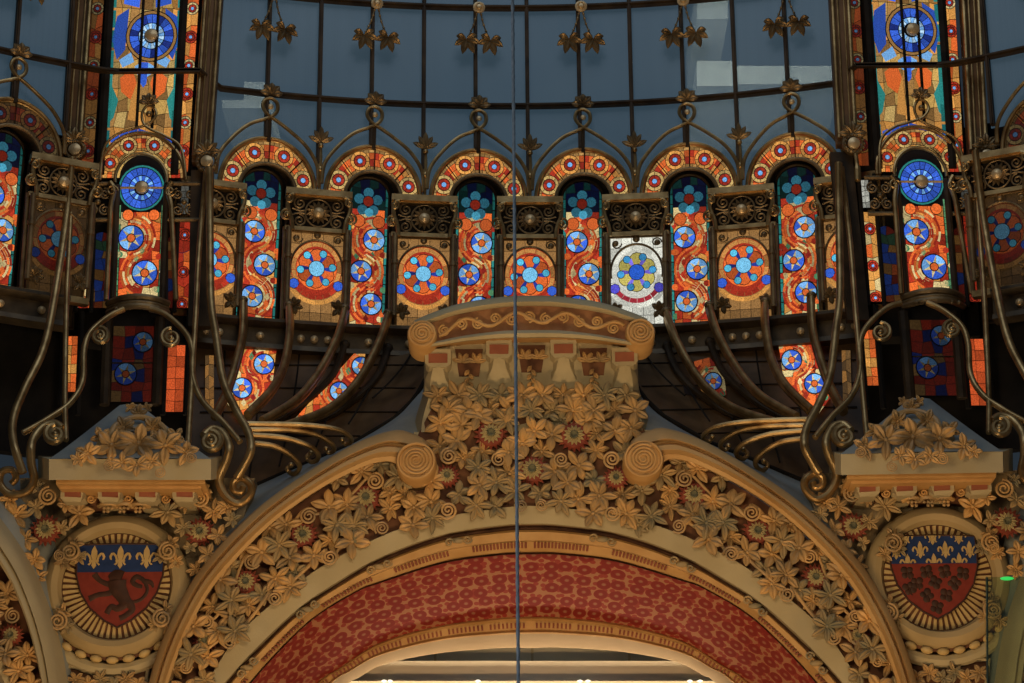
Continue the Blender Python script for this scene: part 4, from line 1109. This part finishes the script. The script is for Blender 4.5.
# dentils of the beaded band (in panels) and clasps
a, b = crv(PLN), crv(BED)
def along(t, u):  # u in 0..1 along half
    i = u*(NS-1); j = int(min(i, NS-2)); f = i-j
    return (a[j].lerp(a[j+1], f)).lerp(b[j].lerp(b[j+1], f), t)
npan = 5
for h in (0, 1):
    for k in range(npan+1):
        u0 = max((k-1+.85)/npan+.028, .004); u1 = min((k+.85)/npan-.028, .99)
        mb = MB(); nn = int((u1-u0)*118)
        for i in range(nn):
            u = u0+(u1-u0)*(i+.5)/nn
            p = along(.62, u); p2 = along(.82, u)
            A_, B_ = W(p.x, p.y, 27.07), W(p2.x, p2.y, 27.1)
            if h: A_, B_ = mir(A_), mir(B_)
            mb.tube([A_, B_], .0135, 5)
        if nn: obj('dentil_row', mb, M_terra, ab)
        u = (k+.85)/npan
        if u > .98: continue
        kb = MB()
        for du in (-.022, .022):
            p = along(.33, u+du); P = W(p.x, p.y, 27.02); P = mir(P) if h else P
            q = [P+Vector((r_*math.cos(t_), -.02, r_*math.sin(t_))) for r_, t_ in [(.055*(1-.8*i/16), (1 if (du > 0) != bool(h) else -1)*(2*PI*1.3*i/16)) for i in range(17)]]
            kb.tube(q, .012, 6)
        p0 = along(.3, u); P = W(p0.x, p0.y, 27.04); P = mir(P) if h else P; kb.ball(P, .06, (1.3,.4,.6))
        obj('clasp', kb, M_leaf2, ab)
# red vault strip with UVs
def uvsurf(A, B, rows, mat, name, parent, us, vs):
    mb = surf(A, B, rows); o_ = obj(name, mb, mat, parent); me = o_.data; uv = me.uv_layers.new(name='UVMap')
    n = 2*NS-1; L = [0]*n
    for i in range(1, n): L[i] = L[i-1]+(me.vertices[i].co-me.vertices[i-1].co).length
    for lp in me.loops:
        r_, c_ = divmod(lp.vertex_index, n); uv.data[lp.index].uv = (L[c_]*us, rows[r_][0]*vs)
    return o_
uvsurf(BED, RLO, [(0, 27.25), (.25, 27.5), (.5, 27.8), (.75, 28.1), (1, 28.4)], M_redband, 'flowered_soffit', ab, 1.0, 1.25)
obj('soffit_border', surf(RLO, ORN, [(0, 28.4), (.1, 28.36), (.25, 28.42), (.75, 28.45), (.9, 28.4), (1, 28.45)]), M_gold, ab)
a, b = crv(RLO), crv(ORN)
for h in (0, 1):
    for k in range(7):
        mb = MB()
        for i in range(9):
            u = (k+.1+.8*i/8)/7*.95; p = along(.5, u); q0 = along(.5, u+.006); P = W(p.x, p.y, 28.40); Q = W(q0.x, q0.y, 28.40)
            if h: P, Q = mir(P), mir(Q)
            mb.tube([P, Q], .035, 6, flat=.4)
        obj('border_marks', mb, M_terra, ab)
obj('inner_lip', surf(ORN, LIP, [(0, 28.45), (.1, 28.5), (.9, 28.9), (1, 29.2)]), mottled('lip_plaster', (.36,.25,.14), (.42,.30,.18), 1, .8), ab)

# neighbouring arches beyond the medallions
for side, w in ((1, 'left'), (-1, 'right')):
    f = neigh(side)
    t = thing('side_arch_moulding', 'part of the neighbouring arch moulding running off the %s edge' % w, 'moulding', f(W(150, 690, 27)))
    def nsurf(A, B, prof): 
        mb = surf(A, B, prof, mirror=False); mb.v = [f(p) for p in mb.v]; return mb
    obj('moulding', nsurf(OUT, INN, [(-.02, 27.2), (0, 26.8), (.06, 26.68), (.30, 26.62), (.36, 26.7), (.42, 26.72), (.48, 26.62), (.62, 26.60), (.72, 26.68), (.78, 26.75), (.95, 26.78), (1, 27.0)]), M_cream, t)
    obj('foliage_ground', nsurf(INN, FIN, [(0, 27.02), (1, 27.02)]), M_umber, t)
    obj('plain_band', nsurf(FIN, PLN, [(-.02, 27.0), (0, 26.93), (.5, 26.95), (1, 27.1)]), M_cream, t)
    obj('soffit', nsurf(PLN, RLO, [(0, 27.1), (1, 28.4)]), M_terra, t)
    obj('spandrel', nsurf(BOW, OUT, [(0, 28.0), (.5, 27.4), (1, 27.05)]), M_bplast, t)
    rel = thing('side_foliage_relief', 'carved leaves and flower inside the arch at the far %s edge' % w, 'relief', f(W(190, 690, 27)))
    rd = random.Random(3)
    for (x, y, r_) in ((209, 641, 13), (246, 586, 14)): add_flower(rel, x, y, 26.9, r_, False, f)
    for (x, y, r_) in ((230, 643, 8), (207, 622, 8), (252, 562, 8)): add_spiral(rel, x, y, 26.85, r_, 1, False, 0, f)
    for (x, y) in ((188, 660), (196, 676), (216, 600), (228, 612), (262, 600), (240, 566), (180, 690), (232, 625), (212, 660), (270, 560), (258, 545), (225, 655)): add_sprig(rel, x, y, 26.88, 15, rd.uniform(0, 6), rd.randint(0, 5), False, f)

# ================================================================ FOLIAGE RELIEF
def pip(x, y, poly):
    c = False; n = len(poly)
    for i in range(n):
        (x1, y1), (x2, y2) = poly[i], poly[(i+1) % n]
        if (y1 > y) != (y2 > y) and x < (x2-x1)*(y-y1)/(y2-y1)+x1: c = not c
    return c
FLW = [(366, 498, 17), (303, 535, 16), (246, 582, 15), (205, 641, 13)]
SPL = [(375, 482, 9), (309, 517, 9), (252, 562, 8), (207, 622, 7), (382, 529, 7.5), (330, 558, 8), (275, 599, 8), (230, 643, 7.5), (186, 668, 6)]
inn = [(p.x, p.y) for p in crv(INN)]; fin = [(p.x, p.y) for p in crv(FIN)]
bandpoly = inn+list(reversed([p for p in fin if p[0] < 412]))
def pack(poly, occ, bx, step, rd, tries=2500, rmin=10):
    out = []
    for _ in range(tries):
        x = rd.uniform(bx[0], bx[2]); y = rd.uniform(bx[1], bx[3])
        if not pip(x, y, poly): continue
        if any(math.hypot(x-a, y-b) < c*.8+rmin*.55 for a, b, c in occ): continue
        if any(math.hypot(x-a, y-b) < step for a, b in out): continue
        out.append((x, y))
    return out
rd = random.Random(11)
pts = pack(bandpoly, FLW+SPL, (150, 455, 412, 720), 15.5, rd)
print('band sprigs', len(pts))
for side, w in ((0, 'left'), (1, 'right')):
    rel = thing('foliage_relief', 'carved gilt leaves, spirals and four red flowers on the %s flank of the arch' % w, 'relief', mir(W(200, 700, 27)) if side else W(200, 700, 27), 0, 'foliage reliefs on the arch')
    for x, y, r_ in FLW: add_flower(rel, x, y, 26.9, r_, bool(side))
    for i, (x, y, r_) in enumerate(SPL): add_spiral(rel, x, y, 26.83, r_, 1 if i % 2 else -1, bool(side), rot=i)
    for i, (x, y) in enumerate(pts): add_sprig(rel, x, y, 26.93-.04*(i % 3), 15+3*((i*7) % 3)/2, (i*2.4) % 6.28, i, bool(side))
    # long curling stems
    mb = MB()
    for (x, y, r_), (x2, y2, r2) in zip(SPL[4:8], SPL[5:9]):
        c = catmull([(x-r_*.9, y), (x-r_*.6, y-r_), ((x+x2)/2+4, (y+y2)/2-10), (x2+r2, y2-r2), (x2+r2*1.05, y2)], 6)
        mb.tube([W(p[0], p[1], 26.86) for p in c], .02, 6)
    for (x, y, r_), (x2, y2, r2) in zip(SPL[0:3], SPL[1:4]):
        c = catmull([(x, y-r_), (x-r_*1.1, y-2), ((x+x2)/2, (y+y2)/2+4), (x2+r2, y2-3), (x2, y2-r2)], 6)
        mb.tube([W(p[0], p[1], 26.86) for p in c], .018, 6)
    obj('stem', mb.mirrored() if side else mb, M_leaf, rel)
rel = thing('central_foliage_relief', 'dense carved leaves and red flowers on the pediment front below its brackets', 'relief', W(530, 512, 27))
CF = [(491, 434, 18), (574, 436, 18), (532, 470, 18), (447, 476, 13.5), (616, 478, 13.5)]
CS = [(449, 457, 9), (499, 460, 8), (561, 460, 8), (612, 460, 9), (448, 511, 9), (521, 506, 6.5), (541, 506, 6.5), (612, 514, 8.5)]
cp = [(436, 400), (436, 388), (529, 386), (624, 388), (628, 400), (636, 428), (622, 445), (632, 475), (655, 492), (650, 530), (600, 516), (529, 503), (460, 514), (408, 530), (404, 492), (432, 478), (438, 445), (434, 430)]
for x, y, r_ in CF: add_flower(rel, x, y, 26.84, r_)
for i, (x, y, r_) in enumerate(CS): add_spiral(rel, x, y, 26.8, r_, 1 if i in (0, 1, 4, 5) else -1, rot=i)
rows = []
for j, yy in enumerate((396, 411)):
    for i in range(10): rows.append((438+i*20.8+(10 if j % 2 else 0), yy))
rd = random.Random(5)
rows = [r_ for r_ in rows if r_[0] < 640]
pk = pack(cp, CF+CS+[(x, y, 6) for x, y in rows], (404, 416, 656, 532), 15.5, rd)
print('centre sprigs', len(pk)+len(rows))
for i, (x, y) in enumerate(rows+pk): add_sprig(rel, x, y, 26.9-.035*(i % 3), 15.5+2*((i*5) % 3)/2, (i*1.7) % 6.28, i)

set_axis(526, 500, 26.8)
# ================================================================ PEDESTALS
def pedestal(side):
    w = 'left' if side > 0 else 'right'
    def q(x, y, Y): p = W(x, y, Y); return p if side > 0 else mir(p)
    t = thing('plaster_pedestal', 'grey plaster pedestal block with sloping top under the %s dome rib' % w, 'pedestal', q(129, 504, 26.8), 0, 'pedestals under the dome ribs')
    mb = MB()
    fr = [q(49, 480, 26.2), q(211, 480, 26.2), q(211, 459, 26.2), q(49, 459, 26.2)]
    bk = [q(38, 478, 27.2), q(222, 478, 27.2), q(222, 456, 27.2), q(38, 456, 27.2)]
    mb.hexa(fr, bk); obj('block', mb, M_cream, t, smooth=False)
    mb = MB(); lo = [(49, 459, 26.2), (211, 459, 26.2)]
    rows = []
    for k in range(9):
        s_ = k/8; hw = 81-(81-10)*s_**.85; y = 459-(459-405)*s_**.9
        if side: pass
        rows.append([q(130-hw-(4 if k else 0), y+3*(k > 0), 27.2+s_*.5), q(130-hw, y, 26.2+1.1*s_), q(130-hw*.3, y-1, 26.15+1.1*s_), q(130+hw*.3, y-1, 26.15+1.1*s_), q(130+hw, y, 26.2+1.1*s_), q(130+hw+(4 if k else 0), y+3*(k > 0), 27.2+s_*.5)])
    mb.grid(rows); obj('sloping_top', mb, M_bplast, t)
    mb = MB()
    for (x0, x1, y0, y1, Y) in ((56, 205, 480, 484, 26.32), (60, 201, 484, 489, 26.42)):
        f = [q(x0, y1, Y), q(x1, y1, Y), q(x1, y0, Y), q(x0, y0, Y)]; mb.hexa(f, [p+Vector((0, .7, 0)) for p in f])
    obj('bed_moulding', mb, M_gold, t, smooth=False)
    for k in range(4):
        x = 72.5+k*37.3; mb = MB(); f = [q(x-12, 489, 26.55), q(x+12, 489, 26.55), q(x+12, 498, 26.55), q(x+8, 502, 26.6), q(x-8, 502, 26.6), q(x-12, 498, 26.55)]
        mb.hexa(f, [p+Vector((0, .5, 0)) for p in f]); br = obj('dentil_block', mb, M_cream, t, smooth=False)
        mb = MB(); f = [q(x-8, 490.5, 26.54), q(x+8, 490.5, 26.54), q(x+8, 496.5, 26.54), q(x-8, 496.5, 26.54)]
        mb.hexa(f, [p+Vector((0, .05, 0)) for p in f]); obj('terracotta_inset', mb, M_terra, br, smooth=False)
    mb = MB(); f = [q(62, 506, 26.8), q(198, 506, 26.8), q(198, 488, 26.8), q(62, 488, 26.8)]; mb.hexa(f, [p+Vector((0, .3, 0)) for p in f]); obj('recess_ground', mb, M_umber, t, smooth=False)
    for k in range(3):
        x = 91+k*37.3; mb = MB()
        for i in (-1, 0, 1): mb.ball(q(x+i*4.3, 491.5, 26.7), .022)
        mb.tube([q(a, b, 26.68) for a, b in spiral(x, 499, 4.5, 1.6, 0, -1)], .012, 5)
        obj('bead_cluster', mb, M_gold, t)
    # crest of leaves lying on the block
    cr = thing('leaf_crest', 'gilt carved leaf crest sprawling on top of the %s pedestal' % w, 'ornament', q(132, 470, 26.1), 0, 'leaf crests on the pedestals')
    L = [(112, 446, 20, -.9, 1), (139, 444, 22, .2, 5), (166, 446, 20, .8, 1), (88, 454, 14, -1.2, 5), (187, 453, 14, 1.2, 1), (124, 428, 14, -.4, 5), (153, 428, 14, .5, 1), (137, 466, 13, 3.0, 1), (122, 463, 11, 2.6, 5), (102, 438, 13, -.6, 1), (176, 438, 12, .6, 5), (139, 414, 11, 0, 1), (131, 408, 7, -1, 5), (147, 408, 7, 1, 1), (152, 462, 11, 2, 5), (78, 459, 9, -1.4, 1)]
    for x, y, r_, a_, v in L:
        Y = 26.1+ max(0, (459-y))/54*.95; o_ = inst('leaf_sprig', SP[v], cr, q(x, y, Y-.10), rot=(0, a_*side, 0), sc=r_*KW/.215)
    for x, y, r_, d in ((110, 466, 6, 1), (152, 440, 6, -1), (160, 473, 5.5, -1), (192, 458, 6, 1), (128, 440, 6, 1)):
        inst('spiral_tendril', SPI[0 if d*side > 0 else 1], cr, q(x, y, 25.98+max(0, 459-y)/54*.9), sc=r_*KW/.12)
    mb = MB(); mb.tube([q(*p) for p in catmull([(110, 440, 26.3), (116, 425, 26.5), (138, 417, 26.6), (161, 425, 26.5), (170, 440, 26.3)], 6)], .035, 8)
    obj('arched_stem', mb, M_leaf, cr)
    # spray under the pedestal
    sp = thing('leaf_spray', 'carved spray of leaves and two red flowers below the %s pedestal' % w, 'relief', q(129, 560, 27.0), 0, 'leaf sprays below the pedestals')
    for x, y, r_ in ((46, 530, 17), (200, 532, 16)): add_flower(sp, x, y, 26.85, r_, side < 0)
    for x, y, r_, d in ((49, 497, 10, 1), (200, 500, 9, -1), (60, 556, 6, 1)): add_spiral(sp, x, y, 26.75, r_, d, side < 0)
    for i, (x, y, r_) in enumerate(((16, 516, 19), (80, 514, 17), (168, 513, 17), (36, 508, 13), (26, 540, 13), (35, 560, 13), (214, 512, 14), (228, 508, 12), (184, 528, 11), (62, 528, 11), (38, 578, 11), (208, 555, 12), (196, 570, 11), (218, 536, 12), (232, 520, 10), (22, 555, 10), (10, 500, 12), (66, 505, 10), (185, 505, 10), (204, 490, 9), (38, 488, 9), (190, 548, 9))):
        add_sprig(sp, x, y, 26.86-.04*(i % 3), r_, i*1.3, i, side < 0)
    mb = MB()
    for k in range(3):
        x = 108+k*16; mb.tube([q(*p) for p in catmull([(x-9, 506, 26.8), (x-4, 503.5, 26.7), (x+4, 503.5, 26.7), (x+9, 507, 26.8)], 5)], .03, 6)
        for i in range(5): mb.ball(q(x-4+i % 3*4, 508+(i//3)*3.5, 26.78), .022)
    obj('berry_garland', mb, M_leaf, sp)
for sd in (1, -1): pedestal(sd)

# ================================================================ MEDALLIONS WITH SHIELDS
KM = .01165
def medallion(side):
    w = 'left' if side > 0 else 'right'
    c = W(117, 587, 27.0) if side > 0 else W(937, 578.5, 27.0)
    lab = ('round medallion with lion shield and three gold fleurs-de-lis', 'round medallion with shield of scattered fleurs-de-lis over dark oak sprays')[side < 0]
    t = thing('shield_medallion', lab, 'medallion', c, 0)
    def L(x, z, h): return Vector((x*KM, -h, z*KM))
    XS = 3.5*side
    def LS(x, z, h): return Vector(((x+XS)*KM, -h, z*KM))
    mb = MB(); k = KM
    mb.lathe([(72*k, -.12), (72*k, .06), (69*k, .12), (63*k, .16), (57*k, .14), (55*k, .08), (54*k, .05)], (0,0,0), 64); obj('ring', mb, M_gold if False else mottled('ring_plaster', (.34,.25,.115), (.42,.31,.15), 2, .7, bump=.2), t, local=True)
    mb = MB(); mb.lathe([(55*k, .03), (.001, .03)], (0,0,0), 64); obj('ray_ground', mb, M_umber, t, local=True)
    mb = MB()
    for i in range(52):
        a = 2*PI*i/52; u, v = Vector((math.cos(a), 0, math.sin(a))), Vector((-math.sin(a), 0, math.cos(a)))
        f = [u*(20*k)-v*(.6*k), u*(53*k)-v*(1.7*k), u*(53*k)+v*(1.7*k), u*(20*k)+v*(.6*k)]
        mb.hexa([p+Vector((0,-.055,0)) for p in f], [p+Vector((0,-.03,0)) for p in f])
    obj('sun_rays', mb, M_fleur, t, local=True, smooth=False)
    def sh(s_): 
        pr = [(-41, 41), (0, 42), (41, 41), (42.5, 26), (42, 10), (37, -8), (27, -24), (13, -36), (0, -43), (-13, -36), (-27, -24), (-37, -8), (-42, 10), (-42.5, 26)]
        return [(x*s_, z*s_) for x, z in pr]
    SX = 1.02
    red = MB(); P = clip(sh(1), [(-60, -60), (60, -60), (60, 13), (-60, 13)]); red.hexa([LS(x*SX, z, .10) for x, z in P], [LS(x*SX, z, .04) for x, z in P]); s_ = obj('shield', red, M_shred, t, local=True, smooth=False)
    bl_ = MB(); P = clip(sh(1), [(-60, 13), (60, 13), (60, 60), (-60, 60)]); bl_.hexa([LS(x*SX, z, .103) for x, z in P], [LS(x*SX, z, .04) for x, z in P]); obj('shield_chief', bl_, M_shblue, s_, local=True, smooth=False)
    mb = MB(); mb.tube([LS(x*SX, z, .10) for x, z in sh(1)+sh(1)[:1]], .012, 6); obj('shield_edge', mb, M_lion, s_, local=True)
    def fleur(mb, cx, cz, s, cut=None):
        polys = [[(0, 13), (3, 7), (3.4, 2), (1.8, -3), (-1.8, -3), (-3.4, 2), (-3, 7)], [(-5, -3), (5, -3), (5, -5), (-5, -5)], [(-1.6, -5), (1.6, -5), (2.6, -9), (0, -13), (-2.6, -9)]]
        for sx in (-1, 1):
            polys += [[(sx*2.5, -3), (sx*4, 2), (sx*7, 5), (sx*8.5, 3.4), (sx*6, .5), (sx*4.6, -3)], [(sx*7, 5), (sx*10, 4.5), (sx*12, 1), (sx*11, -2.5), (sx*9, -3), (sx*9.4, 0), (sx*8.5, 2.4)], [(sx*2, -5), (sx*3.6, -5), (sx*6.5, -8), (sx*5, -9), (sx*3, -7)]]
        for P in polys:
            P = [(cx+x*s, cz+z*s) for x, z in P]
            if cut: P = clip(P, cut)
            if len(P) > 2: mb.hexa([LS(x, z, .118) for x, z in P], [LS(x, z, .10) for x, z in P])
    if side > 0:
        for i in range(3):
            mb = MB(); fleur(mb, -26+i*26, 28, .92); obj('fleur_de_lis', mb, M_fleur, s_, local=True, smooth=False)
        mb = MB()
        def limb(pts, rr): mb.tube([LS(x, z, .10) for x, z in catmull(pts, 5)], [r_*KM for r_ in [p[0] for p in catmull([(q,) for q in rr], 5)]], 10, flat=.35)
        limb([(-2, 4), (-1, -3), (4, -12), (9, -20)], [9.5, 9, 7, 6]); limb([(-10, 6), (-4, 8), (2, 6)], [3.5, 7.5, 8.5])        # trunk, head
        limb([(-4, 9), (-1, 12)], [2.5, 1]); limb([(-4, 0), (-12, 1), (-20, 5), (-25, 11)], [3.2, 2.8, 2.6, 3.4])   # ear, raised forepaw
        limb([(-2, -6), (-12, -9), (-20, -10), (-29, -14)], [3.2, 2.8, 2.6, 3.2]); limb([(8, -18), (0, -24), (-7, -22), (-11, -29)], [5, 3.6, 2.8, 3])
        limb([(10, -18), (14, -25), (8, -31), (2, -34)], [5, 3.4, 2.8, 3]); limb([(12, -18), (22, -15), (28, -6), (24, 4), (17, 8), (13, 3), (18, -1), (23, -2)], [1.8, 1.8, 1.8, 2.2, 2.6, 2.6, 2.4, 2])
        limb([(24, 4), (31, 2), (34, -3)], [2.2, 2.4, 1]); obj('lion', mb, M_lion, s_, local=True)
    else:
        cut = clip(sh(.985), [(-60, 13.5), (60, 13.5), (60, 60), (-60, 60)])
        for x, z in ((-37, 26), (-13, 27), (12, 27), (36, 27), (-27, 40), (0, 40.5), (26, 41), (-26, 14), (0, 14.5), (25, 15)):
            mb = MB(); fleur(mb, x, z, .68, cut)
            if mb.v: obj('fleur_de_lis', mb, M_fleur, s_, local=True, smooth=False)
        for (x, z) in ((-27, 4), (-8, 5), (10, 5), (28, 3), (-18, -7), (0, -6), (19, -7), (-9, -19), (10, -19), (0, -31), (-26, -12)):
            mb = MB()
            for j in range(4):
                a = j*PI/2+x*.7+z; mb.ball(LS(x+3.9*math.cos(a), z+3.9*math.sin(a), .10), (3.2+.5*(j % 2))*KM, (1, .3, 1), 8, 5)
            mb.tube([LS(x, z, .105), LS(x+2, z-7, .105)], .008, 5); obj('oak_spray', mb, M_lion, s_, local=True)
    # four curled leaf clasps on the ring
    for (x, z, d, ang) in ((-45, 31, -1, -.8), (52, 31, 1, .8), (-53, -39, -1, -2.2), (49, -37, 1, 2.2)):
        for (dx, dz, r_, v, aa) in ((2, 10, 10, 1, ang), (-8*d, -4, 9, 2, ang+1.5), (9*d*.8, -9, 9, 4, ang+2.6)):
            o_ = bpy.data.objects.new('leaf_sprig', SP[v]); COL.objects.link(o_); o_.parent = t
            o_.location = L(x+dx, z+dz, .13); o_.rotation_euler = (0, aa, 0); s2 = r_*KM/.215; o_.scale = (s2,)*3
        o_ = bpy.data.objects.new('spiral_tendril', SPI[0 if d > 0 else 1]); COL.objects.link(o_); o_.parent = t
        o_.location = L(x, z, .2); s2 = 9.5*KM/.12; o_.scale = (s2,)*3
    # beaded swag under the ring
    b_ = thing('bead_swag', 'curved row of plaster beads hanging under the %s medallion' % w, 'moulding', c+Vector((0, 0, -75*KM)), 0, 'bead swags under the medallions')
    sc = Vector((0, 0, 75*KM))
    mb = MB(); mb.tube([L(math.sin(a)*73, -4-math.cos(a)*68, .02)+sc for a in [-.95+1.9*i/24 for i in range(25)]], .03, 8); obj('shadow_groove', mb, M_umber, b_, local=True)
    mb = MB(); mb.tube([L(math.sin(a)*79, -6-math.cos(a)*77, -.03)+sc for a in [-1.0+2.0*i/24 for i in range(25)]], .08, 8); obj('swag_moulding', mb, M_cream, b_, local=True)
    for i in range(9):
        a = -.86+1.72*i/8; m3 = MB(); m3.ball((0,0,0), .058, (1.25,.9,.75)); Mr = Matrix.Rotation(-a, 3, 'Y')
        m3.v = [Mr @ p+L(math.sin(a)*75, -6-math.cos(a)*69, .07)+sc for p in m3.v]; obj('bead', m3, M_fleur, b_, local=True)
    return t
medallion(1); medallion(-1)
# foliage panel at the foot of each pier
for side, w in ((1, 'left'), (-1, 'right')):
    def q(x, y, Y): p = W(x, y, Y); return p if side > 0 else mir(p)
    t = thing('pier_panel', 'sunken carved leaf panel at the foot of the %s pier' % w, 'panel', q(107, 720, 27.1), 0, 'sunken panels below the medallions')
    mb = MB(); f = [q(66, 668, 27.06), q(148, 668, 27.06), q(138, 740, 27.06), q(76, 740, 27.06)]; mb.hexa(f, [p+Vector((0, .08, 0)) for p in f]); obj('panel_ground', mb, M_umber, t, smooth=False)
    mb = MB(); mb.tube([q(x, y, 27.03) for x, y in ((76, 740), (66, 667), (148, 667), (138, 740))], .03, 6); obj('panel_frame', mb, M_cream, t)
    for i in range(6): add_sprig(t, 76+i*12.5, 680+(i % 2)*5, 26.98, 11, i*1.1, i, side < 0)

# ================================================================ GALLERY BEYOND THE ARCH
mb = MB()
f = [W(200, 800, 31.5), W(860, 800, 31.5), W(860, 661, 31.5), W(200, 661, 31.5)]; mb.hexa(f, [p+Vector((0, .3, 0)) for p in f]); obj('wall_gallery', mb, M_gceil, kind='structure', smooth=False)
mb = MB(); f = [W(200, 662, 31.75), W(860, 662, 31.75), W(860, 600, 31.75), W(200, 600, 31.75)]; mb.hexa(f, [p+Vector((0, .3, 0)) for p in f]); obj('wall_recess', mb, M_olive, kind='structure', smooth=False)
mb = MB()
for x in (435, 532, 629): 
    f = [W(x-1, 662, 31.7), W(x+1.5, 662, 31.7), W(x+1.5, 640, 31.7), W(x-1, 640, 31.7)]; mb.hexa(f, [p+Vector((0, .04, 0)) for p in f])
obj('trim_1', mb, M_cream, kind='structure', smooth=False)
lz = W(530, 682, 31.0)
st = thing('light_strip', 'pale lit ledge strip across the gallery at the bottom edge', 'lamp', lz)
mb = MB(); f = [W(230, 684, 31.3), W(830, 684, 31.3), W(830, 681, 31.3), W(230, 681, 31.3)]; mb.hexa(f, [p+Vector((0, .2, 0)) for p in f]); obj('ledge', mb, M_gceil, st, smooth=False)
mb = MB()
glow = emis('lamp_glow', (1,.9,.7), 2.5)
for x in (384, 390, 478, 580, 588, 690, 700):
    mb = MB(); mb.ball(W(x, 681, 31.25), .02, (1.6,1,.8), 6, 4); obj('lamp_dot', mb, glow, st)

# ================================================================ FOREGROUND
p0 = W(518, 683, 6); cb = thing('steel_cable', 'thin taut grey steel cable running from top to bottom of the view', 'cable', (W(515.5, 341, 6).x, 6, 0.2))
mb = MB(); xx = W(515.5, 341, 6).x
mb.tube([(xx, 6, 0.2+i*.25) for i in range(24)], .0042, 8)
for s_ in range(2):
    mb.tube([(xx+.0038*math.cos(i*.9+s_*PI), 6+.0038*math.sin(i*.9+s_*PI), .2+i*.0125) for i in range(460)], .0016, 4)
obj('strand', mb, M_steel, cb)
m_gl, nt, b, out = newmat('clear_pane')
b.inputs['Base Color'].default_value = (.55,.65,.5,1); b.inputs['Roughness'].default_value = .15
tr = nt.nodes.new('ShaderNodeBsdfTransparent'); tr.inputs[0].default_value = (.80,.86,.72,1)
mx = nt.nodes.new('ShaderNodeMixShader'); mx.inputs[0].default_value = .10
nt.links.new(tr.outputs[0], mx.inputs[1]); nt.links.new(b.outputs[0], mx.inputs[2]); nt.links.new(mx.outputs[0], out.inputs[0])
gp = thing('glass_panel', 'clear glass panel edge in the lower right corner with green glint', 'panel', W(1020, 720, 5))
mb = MB(); f = [W(988, 760, 5), W(1090, 760, 5), W(1090, 577, 5), W(986, 577, 5)]; mb.hexa(f, [p+Vector((0, .012, 0)) for p in f]); obj('pane', mb, m_gl, gp, smooth=False)
mb = MB(); mb.tube([W(987, 577, 5), W(988, 760, 5)], .0022, 6); obj('pane_edge', mb, mottled('green_glass_edge', (.10,.13,.08), (.16,.20,.13), 20, .3), gp)
mb = MB(); mb.ball(W(1007, 578.5, 4.99), .010, (1.5,.6,.4)); obj('indicator_lamp', mb, emis('green_glow', (.05,.75,.12), .8), gp)

# ================================================================ LIGHT, WORLD, CAMERA
def area(name, loc, tgt, size, power, col, sy=None):
    l = bpy.data.lights.new(name, 'AREA'); l.energy = power; l.color = col; l.size = size
    if sy: l.shape = 'RECTANGLE'; l.size_y = sy
    o_ = bpy.data.objects.new(name, l); COL.objects.link(o_); o_.location = loc
    o_.rotation_euler = (Vector(tgt)-Vector(loc)).to_track_quat('-Z', 'Y').to_euler(); return o_
area('hall_lamps', (0, 16, -3.0), (0, 27, 9.5), 5, 1100, (1, .66, .34), 1.5)
area('pediment_fill', (0, 17, 8.5), (0, 27, 11.0), 3, 260, (1, .76, .48), 2)  # unseen fill aimed at the pediment to brighten its cap and leaves
area('balcony_lamps_left', (-9, 21, 1.5), (-3, 27, 9), 3, 110, (1, .58, .26), 1)
area('balcony_lamps_right', (9, 21, 1.5), (3, 27, 9), 3, 90, (1, .58, .26), 1)
area('dome_daylight', (0, 19, 27), (0, 28, 10), 12, 700, (.66, .80, 1.0))
area('gallery_lamps', (0, 29.9, 6.2), (0, 31.5, 8.4), 8, 280, (1, .80, .55), .5)
area('cable_fill', (-3, 3, 3.0), (0, 6, 3.5), 1.2, 22, (.9, .95, 1.0))  # unseen fill light added only to brighten the foreground cable
area('open_sky_outside', (1, 36, 19), (1, 41, 17.5), 9, 5200, (.95, 1.0, .90))
w = bpy.data.worlds.new('World'); bpy.context.scene.world = w; w.use_nodes = True
bg = w.node_tree.nodes['Background']; bg.inputs[0].default_value = (.30, .42, .55, 1); bg.inputs[1].default_value = .06
cam = bpy.data.cameras.new('camera'); co = bpy.data.objects.new('camera', cam); COL.objects.link(co)
R0 = Vector((1,0,0)); U0 = Vector((0,-sT,cT)); Fw = Vector((0,cT,sT))
rt = R0*cR - U0*sR; up = R0*sR + U0*cR
Mx = Matrix((rt, up, -Fw)).transposed().to_4x4(); Mx.translation = Vector((0,0,CAMZ)); co.matrix_world = Mx
cam.sensor_width = 36; cam.lens = 36*F/1024; cam.clip_end = 300; bpy.context.scene.camera = co
sc = bpy.context.scene
sc.view_settings.view_transform = 'Standard'; sc.view_settings.look = 'None'; sc.view_settings.gamma = 1; sc.view_settings.exposure = 0
sc.view_settings.use_curve_mapping = False
